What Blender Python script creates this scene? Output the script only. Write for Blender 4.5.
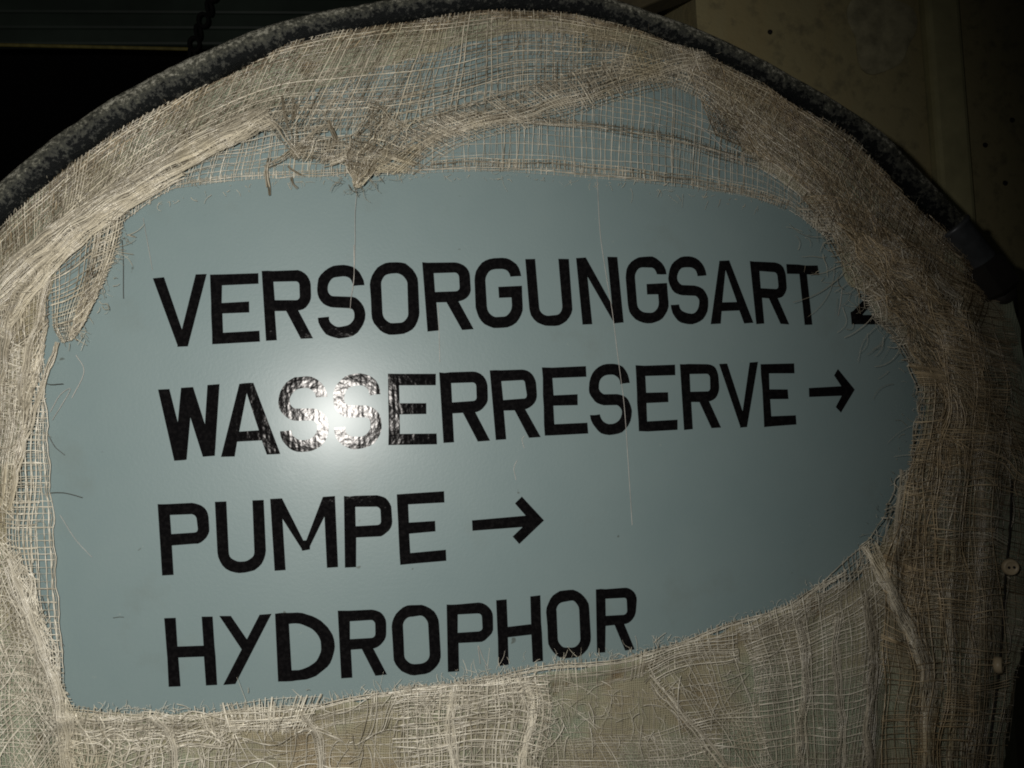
import bpy, math
import numpy as np
from mathutils import Vector, Matrix
from mathutils.geometry import delaunay_2d_cdt

for o in list(bpy.data.objects):
    bpy.data.objects.remove(o)
scene = bpy.context.scene
COL = scene.collection
rng = np.random.default_rng(7)

# ------------------------------------------------------------------ camera
W, H, F = 1024, 768, 1000.0
YAW, PITCH, ROLL = math.radians(8.1), math.radians(2.8), math.radians(3.1)
CAM = np.array([0.0, -1.0, 1.4])
fwd = np.array([math.sin(YAW)*math.cos(PITCH), math.cos(YAW)*math.cos(PITCH), math.sin(PITCH)])
rt0 = np.array([math.cos(YAW), -math.sin(YAW), 0.0])
up0 = np.cross(rt0, fwd)
RT = rt0*math.cos(ROLL) - up0*math.sin(ROLL)
UP = up0*math.cos(ROLL) + rt0*math.sin(ROLL)
cam_data = bpy.data.cameras.new('camera')
cam_data.sensor_width = 36.0
cam_data.lens = 36.0*F/W
cam_data.clip_end = 60.0
cam_data.clip_start = 0.02
cam = bpy.data.objects.new('camera', cam_data)
cam.matrix_world = Matrix(((RT[0], UP[0], -fwd[0], CAM[0]), (RT[1], UP[1], -fwd[1], CAM[1]),
                           (RT[2], UP[2], -fwd[2], CAM[2]), (0, 0, 0, 1)))
COL.objects.link(cam)
scene.camera = cam

# ------------------------------------------------------------------ world, flash, exposure
world = bpy.data.worlds.new('World')
scene.world = world
world.use_nodes = True
world.node_tree.nodes['Background'].inputs[0].default_value = (0.9, 1.0, 1.0, 1)
world.node_tree.nodes['Background'].inputs[1].default_value = 0.0035


def pix(px, py, h=0.0):
    """photo pixel -> point on the plane y = -h (h metres proud of the sign)"""
    px = np.asarray(px, float); py = np.asarray(py, float); h = np.asarray(h, float)
    dx = (px-W/2)/F; dy = (H/2-py)/F
    d = fwd + dx[..., None]*RT + dy[..., None]*UP
    t = (-h - CAM[1])/d[..., 1]
    return CAM + t[..., None]*d


fl = bpy.data.lights.new('camera_flash', 'SPOT')
fl.energy = 38
fl.color = (1.0, 0.975, 0.93)
fl.shadow_soft_size = 0.007
fl.spot_size = math.radians(124)
fl.spot_blend = 1.0
flash = bpy.data.objects.new('camera_flash', fl)
flash_pos = Vector(CAM + RT*(-0.070) + UP*0.050)
aim = Vector(pix(-60, 470, 0.0))
flash.location = flash_pos
flash.rotation_euler = (aim-flash_pos).to_track_quat('-Z', 'Y').to_euler()
COL.objects.link(flash)

scene.view_settings.view_transform = 'Standard'
scene.view_settings.look = 'None'
scene.view_settings.exposure = 0.0
scene.view_settings.gamma = 1.0
scene.view_settings.use_curve_mapping = False
scene.render.engine = 'CYCLES'
scene.render.resolution_x = W
scene.render.resolution_y = H
scene.cycles.filter_width = 1.9


# ------------------------------------------------------------------ material helpers
def mat(name):
    m = bpy.data.materials.new(name)
    m.use_nodes = True
    nt = m.node_tree
    return m, nt, nt.nodes['Principled BSDF']


def N(nt, typ, **kw):
    n = nt.nodes.new(typ)
    for k, v in kw.items():
        if k.startswith('i_'):
            n.inputs[k[2:].replace('_', ' ')].default_value = v
        else:
            setattr(n, k, v)
    return n


def L(nt, a, b):
    nt.links.new(a, b)


def objco(nt, scale=(1, 1, 1)):
    tc = N(nt, 'ShaderNodeTexCoord')
    mp = N(nt, 'ShaderNodeMapping')
    mp.inputs['Scale'].default_value = scale
    L(nt, tc.outputs['Object'], mp.inputs[0])
    return mp.outputs[0]


def noise(nt, co, scale, detail=4, rough=0.6):
    n = N(nt, 'ShaderNodeTexNoise')
    n.inputs['Scale'].default_value = scale
    n.inputs['Detail'].default_value = detail
    n.inputs['Roughness'].default_value = rough
    L(nt, co, n.inputs['Vector'])
    return n.outputs['Fac']


def ramp(nt, fac, stops):
    r = N(nt, 'ShaderNodeValToRGB')
    els = r.color_ramp.elements
    while len(els) < len(stops):
        els.new(0.5)
    for e, (p, c) in zip(els, stops):
        e.position = p
        e.color = (c[0], c[1], c[2], 1) if isinstance(c, tuple) else (c, c, c, 1)
    L(nt, fac, r.inputs[0])
    return r.outputs[0]


def mixc(nt, fac, a, b, mode='MIX'):
    m = N(nt, 'ShaderNodeMix', data_type='RGBA', blend_type=mode)
    for s, v in ((m.inputs[0], fac), (m.inputs[6], a), (m.inputs[7], b)):
        if isinstance(v, (int, float)):
            s.default_value = v
        elif isinstance(v, tuple):
            s.default_value = (v[0], v[1], v[2], 1)
        else:
            L(nt, v, s)
    return m.outputs[2]


def bump(nt, p, height, strength, dist):
    b = N(nt, 'ShaderNodeBump')
    b.inputs['Strength'].default_value = strength
    b.inputs['Distance'].default_value = dist
    L(nt, height, b.inputs['Height'])
    L(nt, b.outputs[0], p.inputs['Normal'])
    return b


M = {}
# painted sheet
m, nt, p = mat('grey_blue_paint')
co = objco(nt)
big = noise(nt, co, 5.0, 5)
fine = noise(nt, co, 420.0, 2)
sp = noise(nt, co, 130.0, 3)
c = ramp(nt, big, [(0.3, (0.182, 0.245, 0.245)), (0.7, (0.212, 0.274, 0.270))])
c = mixc(nt, ramp(nt, noise(nt, objco(nt, (1.0, 1.0, 0.08)), 60.0, 3), [(0.70, 0.0), (0.76, 0.10)]), c, (0.34, 0.37, 0.34))
c = mixc(nt, ramp(nt, noise(nt, co, 11.0, 6), [(0.58, 0.0), (0.74, 0.30)]), c, (0.15, 0.17, 0.145))
c = mixc(nt, ramp(nt, sp, [(0.70, 0.0), (0.76, 0.5)]), c, (0.30, 0.34, 0.31))
c = mixc(nt, ramp(nt, noise(nt, co, 60.0, 2), [(0.735, 0.0), (0.76, 0.7)]), c, (0.07, 0.075, 0.06))
L(nt, c, p.inputs['Base Color'])
L(nt, ramp(nt, noise(nt, co, 14, 6), [(0.3, 0.36), (0.7, 0.42)]), p.inputs['Roughness'])
p.inputs['Specular IOR Level'].default_value = 0.21
p.inputs['Coat Weight'].default_value = 0.15
p.inputs['Coat Roughness'].default_value = 0.22
bump(nt, p, noise(nt, co, 300.0, 2), 0.17, 0.0006)
M['paint'] = m

# vinyl lettering
m, nt, p = mat('black_vinyl_film')
co = objco(nt)
d = ramp(nt, noise(nt, co, 260.0, 4), [(0.45, (0.0045, 0.0042, 0.0045)), (0.85, (0.013, 0.012, 0.012))])
L(nt, d, p.inputs['Base Color'])
p.inputs['Roughness'].default_value = 0.8
p.inputs['Specular IOR Level'].default_value = 0.0
wv = N(nt, 'ShaderNodeTexWave', wave_type='BANDS', bands_direction='X')
wv.inputs['Scale'].default_value = 62
wv.inputs['Distortion'].default_value = 2.2
wv.inputs['Detail'].default_value = 2
wv.inputs['Detail Scale'].default_value = 2
L(nt, co, wv.inputs['Vector'])
ad = N(nt, 'ShaderNodeMath', operation='MULTIPLY_ADD')
L(nt, wv.outputs['Fac'], ad.inputs[0]); ad.inputs[1].default_value = 0.12
nm = N(nt, 'ShaderNodeMath', operation='MULTIPLY'); nm.inputs[1].default_value = 2.6
L(nt, noise(nt, co, 85.0, 3, 0.5), nm.inputs[0]); L(nt, nm.outputs[0], ad.inputs[2])
bn = bump(nt, p, ad.outputs[0], 0.24, 0.0006)
gl = N(nt, 'ShaderNodeBsdfAnisotropic', distribution='BECKMANN')
gl.inputs['Roughness'].default_value = 0.175
gl.inputs['Color'].default_value = (1, .97, .95, 1)
L(nt, bn.outputs[0], gl.inputs['Normal'])
ms = N(nt, 'ShaderNodeMixShader'); ms.inputs[0].default_value = 0.0062
L(nt, p.outputs[0], ms.inputs[1]); L(nt, gl.outputs[0], ms.inputs[2])
L(nt, ms.outputs[0], nt.nodes['Material Output'].inputs['Surface'])
M['vinyl'] = m


# gauze thread
def thread_mat(name, dark, pale, stain):
    m, nt, p = mat(name)
    at = N(nt, 'ShaderNodeAttribute', attribute_name='tone')
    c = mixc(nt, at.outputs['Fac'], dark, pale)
    co = objco(nt)
    st = ramp(nt, noise(nt, co, 7.0, 5), [(0.52, 0.0), (0.72, 0.75)])
    c = mixc(nt, st, c, stain, 'MULTIPLY')
    L(nt, c, p.inputs['Base Color'])
    p.inputs['Roughness'].default_value = 0.3
    p.inputs['Specular IOR Level'].default_value = 0.9
    return m


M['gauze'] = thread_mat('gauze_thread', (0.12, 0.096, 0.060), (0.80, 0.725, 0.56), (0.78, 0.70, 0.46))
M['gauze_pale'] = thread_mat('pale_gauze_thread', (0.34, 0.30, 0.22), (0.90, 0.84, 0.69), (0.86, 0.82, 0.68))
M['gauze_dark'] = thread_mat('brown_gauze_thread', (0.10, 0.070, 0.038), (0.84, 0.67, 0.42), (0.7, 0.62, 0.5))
M['hair'] = thread_mat('dark_fibre', (0.03, 0.028, 0.025), (0.10, 0.09, 0.075), (0.8, 0.7, 0.6))

# dense cloth under the loose gauze
m, nt, p = mat('matted_cloth')
co = objco(nt)
dist = N(nt, 'ShaderNodeTexNoise'); dist.inputs['Scale'].default_value = 14
L(nt, co, dist.inputs['Vector'])
va = N(nt, 'ShaderNodeVectorMath', operation='MULTIPLY_ADD')
L(nt, dist.outputs['Color'], va.inputs[0]); va.inputs[1].default_value = (0.03, 0.03, 0.03); L(nt, co, va.inputs[2])
def wave(dirn, s):
    w_ = N(nt, 'ShaderNodeTexWave', wave_type='BANDS', bands_direction=dirn)
    w_.inputs['Scale'].default_value = s; w_.inputs['Distortion'].default_value = 1.2
    w_.inputs['Detail'].default_value = 2; w_.inputs['Detail Scale'].default_value = 3
    L(nt, va.outputs[0], w_.inputs['Vector'])
    return w_.outputs['Fac']
wx, wz = wave('X', 135), wave('Z', 150)
mx = N(nt, 'ShaderNodeMath', operation='MAXIMUM'); L(nt, wx, mx.inputs[0]); L(nt, wz, mx.inputs[1])
base = ramp(nt, noise(nt, co, 6.0, 5), [(0.36, (0.23, 0.18, 0.10)), (0.47, (0.27, 0.25, 0.155)), (0.57, (0.21, 0.26, 0.18))])
rust = ramp(nt, noise(nt, co, 17.0, 6), [(0.60, 0.0), (0.70, 0.85)])
base = mixc(nt, rust, base, (0.16, 0.09, 0.03))
c = mixc(nt, ramp(nt, mx.outputs[0], [(0.45, 0.0), (1.0, 0.32)]), base, (0.62, 0.55, 0.41))
L(nt, c, p.inputs['Base Color'])
p.inputs['Roughness'].default_value = 0.85
bump(nt, p, mx.outputs[0], 0.6, 0.0012)
M['cloth'] = m

# rubber hose, dusty
m, nt, p = mat('dusty_rubber')
co = objco(nt)
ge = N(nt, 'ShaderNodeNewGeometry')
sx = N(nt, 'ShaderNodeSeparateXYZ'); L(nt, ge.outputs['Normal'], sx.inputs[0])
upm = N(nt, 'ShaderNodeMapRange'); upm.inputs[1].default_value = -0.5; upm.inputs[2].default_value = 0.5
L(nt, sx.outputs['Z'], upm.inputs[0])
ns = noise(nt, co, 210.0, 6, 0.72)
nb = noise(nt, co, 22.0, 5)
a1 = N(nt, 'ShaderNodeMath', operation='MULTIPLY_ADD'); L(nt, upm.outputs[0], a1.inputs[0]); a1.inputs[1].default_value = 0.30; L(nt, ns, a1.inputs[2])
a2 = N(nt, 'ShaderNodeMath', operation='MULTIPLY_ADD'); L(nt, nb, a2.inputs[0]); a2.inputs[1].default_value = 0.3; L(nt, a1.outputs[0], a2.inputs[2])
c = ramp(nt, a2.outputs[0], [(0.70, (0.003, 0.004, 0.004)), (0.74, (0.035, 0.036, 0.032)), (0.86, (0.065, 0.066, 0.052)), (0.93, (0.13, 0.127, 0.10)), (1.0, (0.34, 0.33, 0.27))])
L(nt, c, p.inputs['Base Color'])
p.inputs['Roughness'].default_value = 0.62
p.inputs['Specular IOR Level'].default_value = 0.15
bump(nt, p, ns, 0.7, 0.003)
M['rubber'] = m


def simple(name, col, rough=0.5, metal=0.0, ns=40.0, var=0.35, bs=0.2, bd=0.001):
    m, nt, p = mat(name)
    co = objco(nt)
    f = noise(nt, co, ns, 5)
    lo = tuple(v*(1-var) for v in col); hi = tuple(v*(1+var) for v in col)
    L(nt, ramp(nt, f, [(0.3, lo), (0.7, hi)]), p.inputs['Base Color'])
    p.inputs['Roughness'].default_value = rough
    p.inputs['Metallic'].default_value = metal
    bump(nt, p, f, bs, bd)
    return m


M['steel'] = simple('dull_steel', (0.10, 0.105, 0.11), 0.4, 0.2)
M['dark_iron'] = simple('dark_iron', (0.028, 0.024, 0.02), 0.6, 0.2)
M['button'] = simple('bone_button', (0.62, 0.50, 0.32), 0.4)
M['seam'] = simple('seam_cord', (0.02, 0.017, 0.013), 0.8)
M['yellow'] = simple('ochre_paint', (0.26, 0.22, 0.06), 0.6)
M['slat'] = simple('dark_green_steel', (0.04, 0.058, 0.043), 0.55, 0.0, 3.0, 0.4)
M['void'] = simple('unlit_black', (0.004, 0.003, 0.003), 0.9)  # near-black colour stands in for the unlit depth, on the chain links too
M['beam'] = simple('olive_timber', (0.085, 0.068, 0.034), 0.8)
M['shell'] = simple('casing_paint', (0.16, 0.20, 0.19), 0.5)

# concrete
m, nt, p = mat('damp_concrete')
co = objco(nt, (1, 1, 0.25))
co2 = objco(nt)
s1 = noise(nt, co, 7.0, 6)
s2 = noise(nt, co2, 45.0, 6)
c = ramp(nt, s1, [(0.3, (0.36, 0.285, 0.135)), (0.5, (0.365, 0.315, 0.165)), (0.72, (0.42, 0.355, 0.185))])
c = mixc(nt, ramp(nt, s2, [(0.30, 0.55), (0.5, 0.0)]), c, (0.11, 0.10, 0.065))
c = mixc(nt, ramp(nt, noise(nt, co2, 26.0, 2), [(0.77, 0.0), (0.78, 0.9)]), c, (0.02, 0.02, 0.015))
L(nt, c, p.inputs['Base Color'])
p.inputs['Roughness'].default_value = 0.9
bump(nt, p, s2, 0.5, 0.004)
M['concrete'] = m
M['concrete_yellow'] = simple('yellowed_concrete', (0.46, 0.42, 0.22), 0.9, 0, 18, 0.2)


# ------------------------------------------------------------------ object helpers
def link(o, parent=None):
    COL.objects.link(o)
    if parent is not None:
        o.parent = parent
    return o


def tag(o, label=None, cat=None, group=None, kind=None):
    if label: o['label'] = label
    if cat: o['category'] = cat
    if group: o['group'] = group
    if kind: o['kind'] = kind
    return o


def empty(name, loc=(0, 0, 0)):
    # parts carry world coordinates; the empty sits at the thing's base and each part is offset back
    o = bpy.data.objects.new(name, None)
    o.location = loc
    o.empty_display_size = 0.05
    COL.objects.link(o)
    return o


def np_mesh(name, verts, faces, material, parent=None, smooth=True, tone=None):
    """verts (n,3), faces (m,k) with constant k"""
    verts = np.asarray(verts, np.float32)
    if parent is not None:
        q = parent; off = np.zeros(3)
        while q is not None:
            off += np.array(q.location); q = q.parent
        verts = verts - off.astype(np.float32)
    faces = np.asarray(faces, np.int32)
    me = bpy.data.meshes.new(name)
    k = faces.shape[1]
    me.vertices.add(len(verts)); me.vertices.foreach_set('co', verts.ravel())
    me.loops.add(faces.size); me.loops.foreach_set('vertex_index', faces.ravel())
    me.polygons.add(len(faces))
    me.polygons.foreach_set('loop_start', np.arange(0, faces.size, k, dtype=np.int32))
    me.polygons.foreach_set('loop_total', np.full(len(faces), k, np.int32))
    me.polygons.foreach_set('use_smooth', np.full(len(faces), smooth))
    if tone is not None:
        a = me.attributes.new('tone', 'FLOAT', 'POINT')
        a.data.foreach_set('value', np.asarray(tone, np.float32))
    me.materials.append(M[material])
    me.update(calc_edges=True)
    me.validate()
    return link(bpy.data.objects.new(name, me), parent)


def py_mesh(name, verts, faces, material, parent=None, smooth=False, bevel=0):
    verts = [Vector(v) for v in verts]
    if parent is not None:
        q = parent; off = Vector((0, 0, 0))
        while q is not None:
            off += q.location; q = q.parent
        verts = [v-off for v in verts]
    me = bpy.data.meshes.new(name)
    me.from_pydata(verts, [], faces)
    me.materials.append(M[material])
    if smooth:
        for f in me.polygons: f.use_smooth = True
    me.update()
    o = link(bpy.data.objects.new(name, me), parent)
    if bevel:
        b = o.modifiers.new('bevel', 'BEVEL'); b.width = bevel; b.segments = 2
    return o


def box_pts(c, ax, ay, az):
    c = np.array(c, float)
    v = [c+sx_*ax+sy_*ay+sz_*az for sx_ in (-1, 1) for sy_ in (-1, 1) for sz_ in (-1, 1)]
    f = [(0, 1, 3, 2), (4, 6, 7, 5), (0, 4, 5, 1), (2, 3, 7, 6), (0, 2, 6, 4), (1, 5, 7, 3)]
    return v, f


def box(name, c, s, material, parent=None, bevel=0.0):
    v, f = box_pts(c, np.array([s[0]/2, 0, 0]), np.array([0, s[1]/2, 0]), np.array([0, 0, s[2]/2]))
    return py_mesh(name, v, f, material, parent, bevel=bevel)


def tube_np(paths, rad, valid=None, sides=3, tone=None, close=False):
    """paths (T,N,3), rad scalar/(T,)/(T,N); returns verts, quads, tone"""
    T_, N_, _ = paths.shape
    tg = np.gradient(paths, axis=1)
    tg /= np.linalg.norm(tg, axis=2, keepdims=True)+1e-12
    yv = np.array([0.05, -1.0, 0.03])
    n1 = np.cross(tg, yv); n1 /= np.linalg.norm(n1, axis=2, keepdims=True)+1e-9
    n2 = np.cross(tg, n1)
    r = np.asarray(rad, float)
    if r.ndim == 0: r = np.full((T_, N_), float(r))
    elif r.ndim == 1: r = np.repeat(r[:, None], N_, 1)
    ang = np.arange(sides)*2*math.pi/sides + math.pi/2
    v = paths[:, :, None, :] + r[:, :, None, None]*(np.cos(ang)[None, None, :, None]*n1[:, :, None, :] + np.sin(ang)[None, None, :, None]*n2[:, :, None, :])
    idx = np.arange(T_*N_*sides).reshape(T_, N_, sides)
    if valid is None: valid = np.ones((T_, N_), bool)
    seg = valid[:, :-1] & valid[:, 1:]
    a = idx[:, :-1][seg]; b = idx[:, 1:][seg]
    q = np.stack([a, np.roll(a, -1, 1), np.roll(b, -1, 1), b], 2).reshape(-1, 4)
    v = v.reshape(-1, 3)
    tn = np.zeros((T_, N_, sides)) + (0.5 if tone is None else np.asarray(tone, float).reshape(T_, -1, 1))
    tn = tn.reshape(-1)
    used = np.zeros(len(v), bool); used[q.ravel()] = True
    remap = np.cumsum(used)-1
    return v[used], remap[q], tn[used]


class Bag:
    def __init__(s): s.v = []; s.f = []; s.t = []; s.n = 0
    def add(s, vft):
        v, f, t = vft
        if len(f) == 0: return
        s.v.append(v); s.f.append(f+s.n); s.t.append(t); s.n += len(v)
    def build(s, name, material, parent):
        return np_mesh(name, np.concatenate(s.v), np.concatenate(s.f), material, parent, True, np.concatenate(s.t))


def crom(P, u):
    """uniform Catmull-Rom along axis 0 of P, u in 0..1 array"""
    P = np.asarray(P, float); n = len(P)
    if n == 2:
        uu = u.reshape((-1,)+(1,)*(P.ndim-1)); return P[0]*(1-uu)+P[1]*uu
    x = np.clip(u, 0, 1)*(n-1); i = np.minimum(x.astype(int), n-2)
    t = (x-i).reshape((-1,)+(1,)*(P.ndim-1))
    g = lambda k: np.where((k < 0).reshape(t.shape), 2*P[0]-P[1], np.where((k > n-1).reshape(t.shape), 2*P[-1]-P[-2], P[np.clip(k, 0, n-1)]))
    p0, p1, p2, p3 = g(i-1), g(i), g(i+1), g(i+2)
    return 0.5*((2*p1)+(-p0+p2)*t+(2*p0-5*p1+4*p2-p3)*t*t+(-p0+3*p1-3*p2+p3)*t**3)


def inpoly(px, py, poly):
    poly = np.asarray(poly, float); c = np.zeros(px.shape, bool)
    j = len(poly)-1
    for i in range(len(poly)):
        xi, yi = poly[i]; xj, yj = poly[j]
        if yi != yj:
            c ^= ((yi > py) != (yj > py)) & (px < (xj-xi)*(py-yi)/(yj-yi)+xi)
        j = i
    return c


class SNoise:
    def __init__(s, lam, n=7, seed=None):
        r = rng if seed is None else np.random.default_rng(seed)
        a = r.uniform(0, 2*math.pi, n); l = lam*r.uniform(0.6, 1.6, n)
        s.kx = np.cos(a)*2*math.pi/l; s.ky = np.sin(a)*2*math.pi/l; s.ph = r.uniform(0, 6.28, n); s.n = n
    def __call__(s, x, y):
        o = np.zeros(np.broadcast(x, y).shape)
        for k in range(s.n): o += np.sin(x*s.kx[k]+y*s.ky[k]+s.ph[k])
        return o/math.sqrt(s.n)


# ------------------------------------------------------------------ layout lines (photo pixels, laid onto the sign's plane)
HOSE_C = [(-60, 266), (-20, 228), (0, 208), (45, 167), (94, 131), (140, 103), (200, 72), (285, 36), (375, 16), (440, 5), (507, -1),
          (575, 4), (635, 20), (710, 48), (790, 90), (866, 138), (920, 193), (956, 231)]
ARC_IN = [(-40, 262), (0, 229), (75, 165), (150, 116), (225, 68), (300, 43), (375, 28), (440, 19), (507, 14), (570, 18), (640, 34), (715, 64),
          (790, 101), (865, 150), (902, 191), (950, 242)]
OPEN = [(62, 706), (58, 620), (50, 520), (45, 430), (44, 345), (70, 338), (84, 330), (100, 285), (118, 250), (130, 222), (160, 197), (185, 184), (240, 179), (300, 177),
        (400, 173), (500, 171), (600, 178), (700, 189), (785, 206), (822, 238), (838, 270), (862, 305), (890, 335), (910, 370), (915, 400), (906, 450), (885, 500), (862, 550),
        (838, 578), (780, 604), (700, 633), (640, 649), (560, 664), (500, 672), (440, 683), (340, 697), (240, 707), (150, 708)]
OUTER = [tuple(q) for q in HOSE_C[1:]] + [(992, 290), (1016, 325), (1030, 420), (1034, 550), (1026, 640), (1006, 760), (1000, 860), (-80, 860), (-80, 250)]

# fold relief of the cloth, sampled on a grid
gx = np.arange(-120, 1160, 4.0); gy = np.arange(-80, 900, 4.0)
GX, GY = np.meshgrid(gx, gy)
HF = np.zeros_like(GX)


def ridge(poly, w_, h_):
    global HF
    d = np.full(GX.shape, 1e9)
    P = crom(np.array(poly, float), np.linspace(0, 1, 4*len(poly)))
    for a, b in zip(P[:-1], P[1:]):
        ab = b-a; t = np.clip(((GX-a[0])*ab[0]+(GY-a[1])*ab[1])/(ab@ab+1e-9), 0, 1)
        d = np.minimum(d, np.hypot(GX-a[0]-t*ab[0], GY-a[1]-t*ab[1]))
    HF = HF + h_*np.exp(-(d/w_)**2)


ridge([(-20, 310), (30, 262), (90, 215), (150, 178), (215, 143), (270, 115)], 16, 0.012)
ridge([(60, 330), (85, 290), (105, 240), (125, 210)], 12, 0.009)
ridge([(10, 330), (22, 420), (8, 500)], 14, 0.010)
ridge([(0, 560), (40, 640), (60, 720), (70, 800)], 16, 0.012)
ridge([(372, 182), (440, 128), (560, 98), (700, 62)], 14, 0.006)
ridge([(480, 118), (620, 132), (800, 172), (850, 230)], 9, 0.005)
ridge([(250, 120), (330, 150), (365, 160), (400, 120)], 16, 0.008)
ridge([(60, 718), (240, 716), (440, 692), (640, 660), (780, 616), (850, 580)], 10, 0.010)
ridge([(650, 655), (700, 720), (760, 790)], 12, 0.012)
ridge([(760, 620), (770, 700), (765, 790)], 10, 0.007)
ridge([(885, 520), (895, 600), (918, 650), (926, 720), (925, 800)], 11, 0.020)
ridge([(860, 600), (868, 700), (862, 800)], 9, 0.010)
ridge([(820, 215), (860, 270), (900, 330), (930, 400), (920, 470), (900, 540)], 18, 0.014)
ridge([(900, 240), (950, 330), (965, 430), (950, 540), (955, 800)], 14, 0.013)
ridge([(965, 300), (985, 400), (988, 560), (970, 800)], 10, 0.010)
ridge([(240, 740), (400, 720), (520, 700)], 9, 0.004)
ridge([(545, 690), (530, 740), (540, 800)], 8, 0.006)
ridge([(900, 560), (905, 620), (890, 700), (898, 800)], 6, -0.012)
_hn1, _hn2 = SNoise(120, 8, 3), SNoise(38, 8, 4)
# pleats hanging at the lower corners and down the right side
_pl = SNoise(160, 8, 5)
_wr = np.clip((GX-720)/120, 0, 1)*np.clip((GY-440)/150, 0, 1)
_wl = np.clip((70-GX)/50, 0, 1)*np.clip((GY-380)/100, 0, 1)
_wb = np.clip((GY-690)/30, 0, 1)*np.clip((720-GX)/80, 0, 1)
HF = HF + _wr*0.0055*np.abs(np.sin(GX/15.0+1.3*_pl(GX, GY*.5))) + _wl*0.004*np.sin((GX+.25*GY)/9.0+1.5*_pl(GX, GY)) + _wb*0.003*np.sin((GX+.4*GY)/21.0+2.2*_pl(GX, GY))
HF = HF + 0.0022*_hn1(GX, GY) + 0.0011*_hn2(GX, GY) + 0.002


def hf(px, py):
    x = np.clip((px-gx[0])/4.0, 0, len(gx)-1.001); y = np.clip((py-gy[0])/4.0, 0, len(gy)-1.001)
    i = x.astype(int); j = y.astype(int); a = x-i; b = y-j
    v = HF[j, i]*(1-a)*(1-b)+HF[j, i+1]*a*(1-b)+HF[j+1, i]*(1-a)*b+HF[j+1, i+1]*a*b
    # the cloth turns back round the casing's rim
    return v


_arc = crom(np.array(ARC_IN, float), np.linspace(0, 1, 60))
def rim_drop(px, py):
    """metres to sink near the rim line"""
    d = np.full(px.shape, 1e9)
    for a, b in zip(_arc[:-1], _arc[1:]):
        ab = b-a; t = np.clip(((px-a[0])*ab[0]+(py-a[1])*ab[1])/(ab@ab), 0, 1)
        d = np.minimum(d, np.hypot(px-a[0]-t*ab[0], py-a[1]-t*ab[1]))
    return 0.0*d


DG = rim_drop(GX, GY)
HF = HF - DG

# ------------------------------------------------------------------ the place behind: walls, ceiling
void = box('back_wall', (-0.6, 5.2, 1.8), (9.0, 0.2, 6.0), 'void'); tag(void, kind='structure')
# right concrete wall, 0.75 m behind the sign
def wp(px, py, y): return pix(px, py, -y)
WY = 0.46
xw0 = wp(702, 100, WY)[0]; xw1 = wp(926, 100, WY)[0]; xw2 = wp(962, 100, WY)[0]
wall = tag(box('concrete_wall', ((xw0+xw1)/2, WY+0.15, 1.5), (xw1-xw0, 0.3, 3.6), 'concrete'), kind='structure')
tag(box('concrete_pilaster', ((xw1+xw2)/2, WY+0.13, 1.5), (xw2-xw1-0.004, 0.3, 3.6), 'concrete_yellow', bevel=0.008), kind='structure')
tag(box('concrete_wall', (xw2+0.9, WY+0.16, 1.5), (1.8, 0.3, 3.6), 'concrete'), kind='structure')
xs0 = wp(560, 10, WY+0.12)[0]
tag(box('wall_recess', ((xs0+xw0)/2-0.012, WY+0.30, 1.5), (xw0-xs0-0.02, 0.3, 3.6), 'concrete'), kind='structure')
# pale patch of filler on the wall
pt = wp(880, 30, WY)
th = np.linspace(0, 2*math.pi, 40, endpoint=False)
rr = 0.055*(1+0.12*np.sin(3*th+1)+0.07*np.sin(5*th))
pv = [(pt[0]+r_*math.cos(t_), WY-0.003, pt[2]+1.25*r_*math.sin(t_)) for r_, t_ in zip(rr, th)]
pv2 = [(x, WY+0.01, z) for x, y, z in pv]
M['filler'] = simple('grey_filler', (0.36, 0.325, 0.20), 0.9)
n_ = 40
py_mesh('filler_patch', pv+pv2, [tuple(range(n_-1, -1, -1))]+[(i, (i+1) % n_, (i+1) % n_+n_, i+n_) for i in range(n_)], 'filler', wall)
for hx, hy in ((770, 32), (985, 145), (1005, 183), (1012, 120)):  # dark raised dots stand in for small holes in the wall
    c_ = wp(hx, hy, WY-0.002)
    v = []; f = []
    for ring, (r_, dy) in enumerate(((0.0042, 0.0), (0.003, -0.0025))):
        for k in range(10):
            a = k*2*math.pi/10
            v.append((c_[0]+r_*math.cos(a), c_[1]+dy, c_[2]+r_*math.sin(a)))
    f = [(i, (i+1) % 10, (i+1) % 10+10, i+10) for i in range(10)]+[tuple(range(10, 20))]
    py_mesh('hole_dot', v, f, 'dark_iron', wall)
# timber brace rising across the recess
a = wp(585, 38, WY-0.04); b = wp(735, -22, WY-0.04)
ax = (b-a)/2*1.25; nrm = np.cross(ax, [0, 1, 0]); nrm /= np.linalg.norm(nrm)
up_off = -nrm*0.03 if nrm[2] < 0 else nrm*0.03
v, f = box_pts((a+b)/2+up_off, ax, np.array([0, 0.03, 0]), nrm*0.028)
tag(py_mesh('timber_brace', v, f, 'beam', bevel=0.004), 'dim olive brown sloping brace crossing behind the top of the black rim hose', 'beam')
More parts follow.
